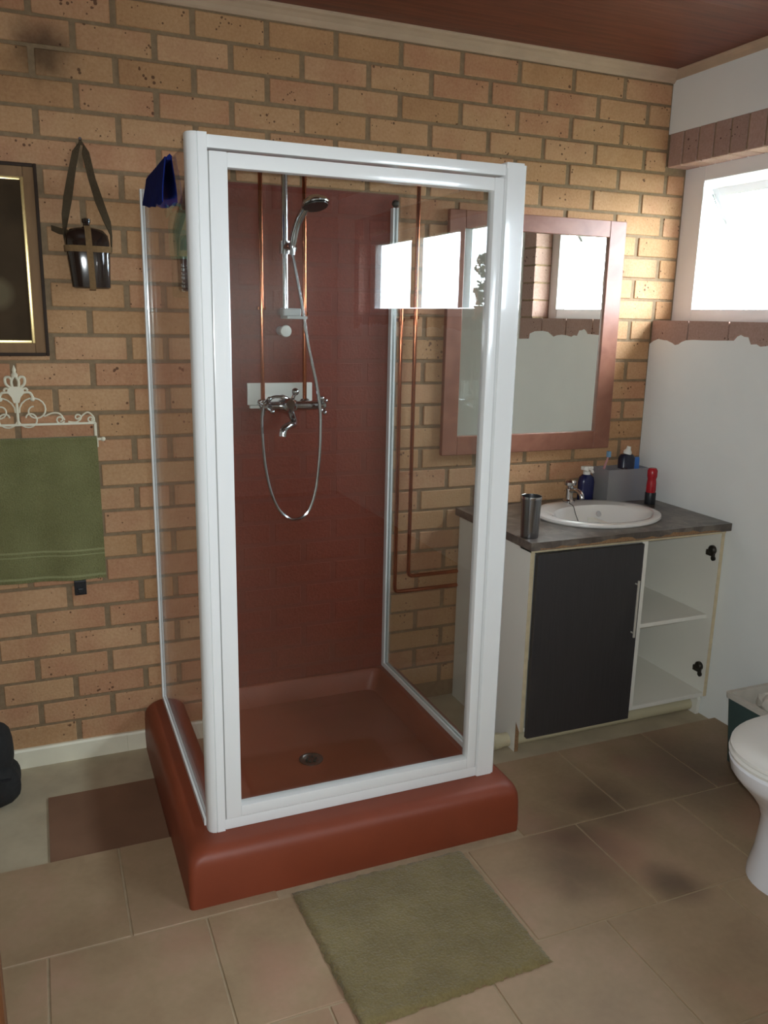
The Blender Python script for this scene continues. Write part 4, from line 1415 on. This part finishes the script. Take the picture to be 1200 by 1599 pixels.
# ---- drain pipe under the vanity
pv = thing('drain_pipe', (1.6, -0.09, 0.03), 'cream plastic drain pipe lying on the cement under the vanity', 'pipe')
MB().tube([(1.00, -0.455, 0.006), (1.214, -0.455, 0.006)], [0.026, 0.026], 14).lathe([(0.030, 0), (0.030, 0.03)], (1.150, -0.455, 0.006), (1, 0, 0), 14).build('left_run', M_pipe, pv, True)
MB().tube([(1.2350, -0.455, 0.006), (2.056, -0.455, 0.006)], [0.026, 0.026], 14).build('long_run', M_pipe, pv, True)

# ================================================================== TOILET AND BIN
tl = thing('toilet', (1.66, -1.43, 0), 'white toilet with closed lid at the right edge of the room', 'toilet')
TCX, TCY = 1.550, -1.440
bowl = []
for cx_, cy0, a, b, z in ((1.66, -1.405, 0.218, 0.138, -0.001), (1.66, -1.405, 0.217, 0.137, 0.02), (1.657, -1.41, 0.206, 0.128, 0.08), (1.648, -1.415, 0.200, 0.120, 0.15), (1.640, -1.42, 0.198, 0.120, 0.20), (1.615, -1.425, 0.200, 0.122, 0.25),
                          (1.578, -1.43, 0.207, 0.133, 0.30), (1.562, -1.435, 0.226, 0.162, 0.335), (1.555, TCY, 0.239, 0.180, 0.36), (1.553, TCY, 0.243, 0.185, 0.390), (1.553, TCY, 0.236, 0.178, 0.397)):
    bowl.append(ell(cx_, cy0, a, b, z, 40, 2.15))
MB().rings(bowl).box(1.76, 1.90, TCY - 0.10, TCY + 0.10, 0.24, 0.396, 0.02).build('bowl', M_toilet, tl, True)
MB().rings([ell(TCX, TCY, a, b, z, 44, 2.1) for a, b, z in ((0.232, 0.178, 0.3972), (0.242, 0.187, 0.401), (0.244, 0.189, 0.409), (0.238, 0.184, 0.4145))]).build('seat', M_seat, tl, True)
MB().rings([ell(TCX, TCY, a, b, z, 44, 2.1) for a, b, z in ((0.234, 0.181, 0.4155), (0.242, 0.187, 0.419), (0.241, 0.186, 0.427), (0.226, 0.172, 0.434), (0.15, 0.11, 0.4375))]).build('lid', M_seat, tl, True)
for s_ in (-1, 1):
    MB().box(1.775, 1.81, TCY + s_ * 0.075 - 0.015, TCY + s_ * 0.075 + 0.015, 0.397, 0.44, 0.006).build('lid_hinge', M_seat, tl, True)
MB().box(1.880, 2.072, TCY - 0.20, TCY + 0.20, 0.37, 0.74, 0.025, 3).build('cistern', M_toilet, tl, True)
MB().box(1.874, 2.075, TCY - 0.207, TCY + 0.207, 0.7405, 0.772, 0.010, 2).build('cistern_lid', M_toilet, tl, True)
MB().lathe([(0.022, 0), (0.020, 0.008)], (1.97, TCY, 0.7722), n=18).build('flush_button', M_chrome, tl, True)

bn = thing('waste_bin', (1.95, -0.96, 0), 'teal plastic bin with pale liner between vanity and toilet', 'bin')
mb = MB()
o1 = [rrect(1.875, 2.055, -1.10, -0.845, 0.012, 0.0005, 3), rrect(1.860, 2.066, -1.115, -0.828, 0.014, 0.25, 3), rrect(1.866, 2.060, -1.109, -0.834, 0.012, 0.25, 3), rrect(1.882, 2.048, -1.093, -0.852, 0.01, 0.01, 3)]
mb.rings(o1)
mb.build('bucket', M_teal, bn, True)
mb = MB()
mb.rings([rrect(1.8565, 2.0695, -1.1185, -0.8245, 0.014, 0.238, 3), rrect(1.855, 2.071, -1.120, -0.823, 0.014, 0.256, 3), rrect(1.870, 2.056, -1.105, -0.838, 0.012, 0.256, 3), rrect(1.880, 2.05, -1.095, -0.85, 0.01, 0.20, 3)], False, True)
mb.build('liner', M_linen, bn, True)
pp = MB().sphere((1.975, -0.95, 0.240), 0.062, (1.0, 1.3, 0.62), 20, 12)
rnd = random.Random(12)
for v in pp.bm.verts:
    v.co += Vector((rnd.uniform(-1, 1), rnd.uniform(-1, 1), rnd.uniform(-1, 1))) * 0.006
tag(pp.build('crumpled_paper', M_linen), 'crumpled pale paper lying in the top of the teal bin', 'paper')

# ---- pot plant on the sill of the far window, mirrored in the shower door
pt = thing('pot_plant', (2.13, -3.28, WZ0), 'leafy pot plant on the window sill, mirrored in the shower door', 'plant')
MB().lathe([(0.028, 0), (0.036, 0.05), (0.040, 0.052), (0.040, 0.062), (0.034, 0.062), (0.030, 0.05)], (2.133, -3.24, WZ0 - 0.003), n=18).build('pot', M_pot, pt, True)
mb = MB()
rnd = random.Random(21)
for k in range(150):
    c0 = (2.133, -3.25, 1.645) if k % 2 else (2.133, -3.235, 1.80)
    r_ = 0.085 if k % 2 else 0.075
    d = Vector((rnd.gauss(0, 0.4), rnd.gauss(0, 1), rnd.gauss(0, 1))).normalized() * r_ * rnd.uniform(0.3, 1)
    d.x *= 0.45
    c = Vector(c0) + d
    a = Vector((rnd.uniform(-1, 1), rnd.uniform(-1, 1), rnd.uniform(-1, 1))).normalized()
    b = a.orthogonal().normalized()
    nn = a.cross(b) * 0.003
    q = [c - a * 0.02, c + b * 0.010 + nn, c + a * 0.022, c - b * 0.010 + nn]
    f = [mb.bm.verts.new(p) for p in q]
    mb.bm.faces.new(f)
lf = mb.build('foliage', M_leaf, pt)
lf['kind'] = 'stuff'
MB().tube([(2.133, -3.24, WZ0 + 0.03), (2.134, -3.242, 1.68), (2.133, -3.235, 1.80)], 0.004, 6).build('stem', M_leaf, pt)
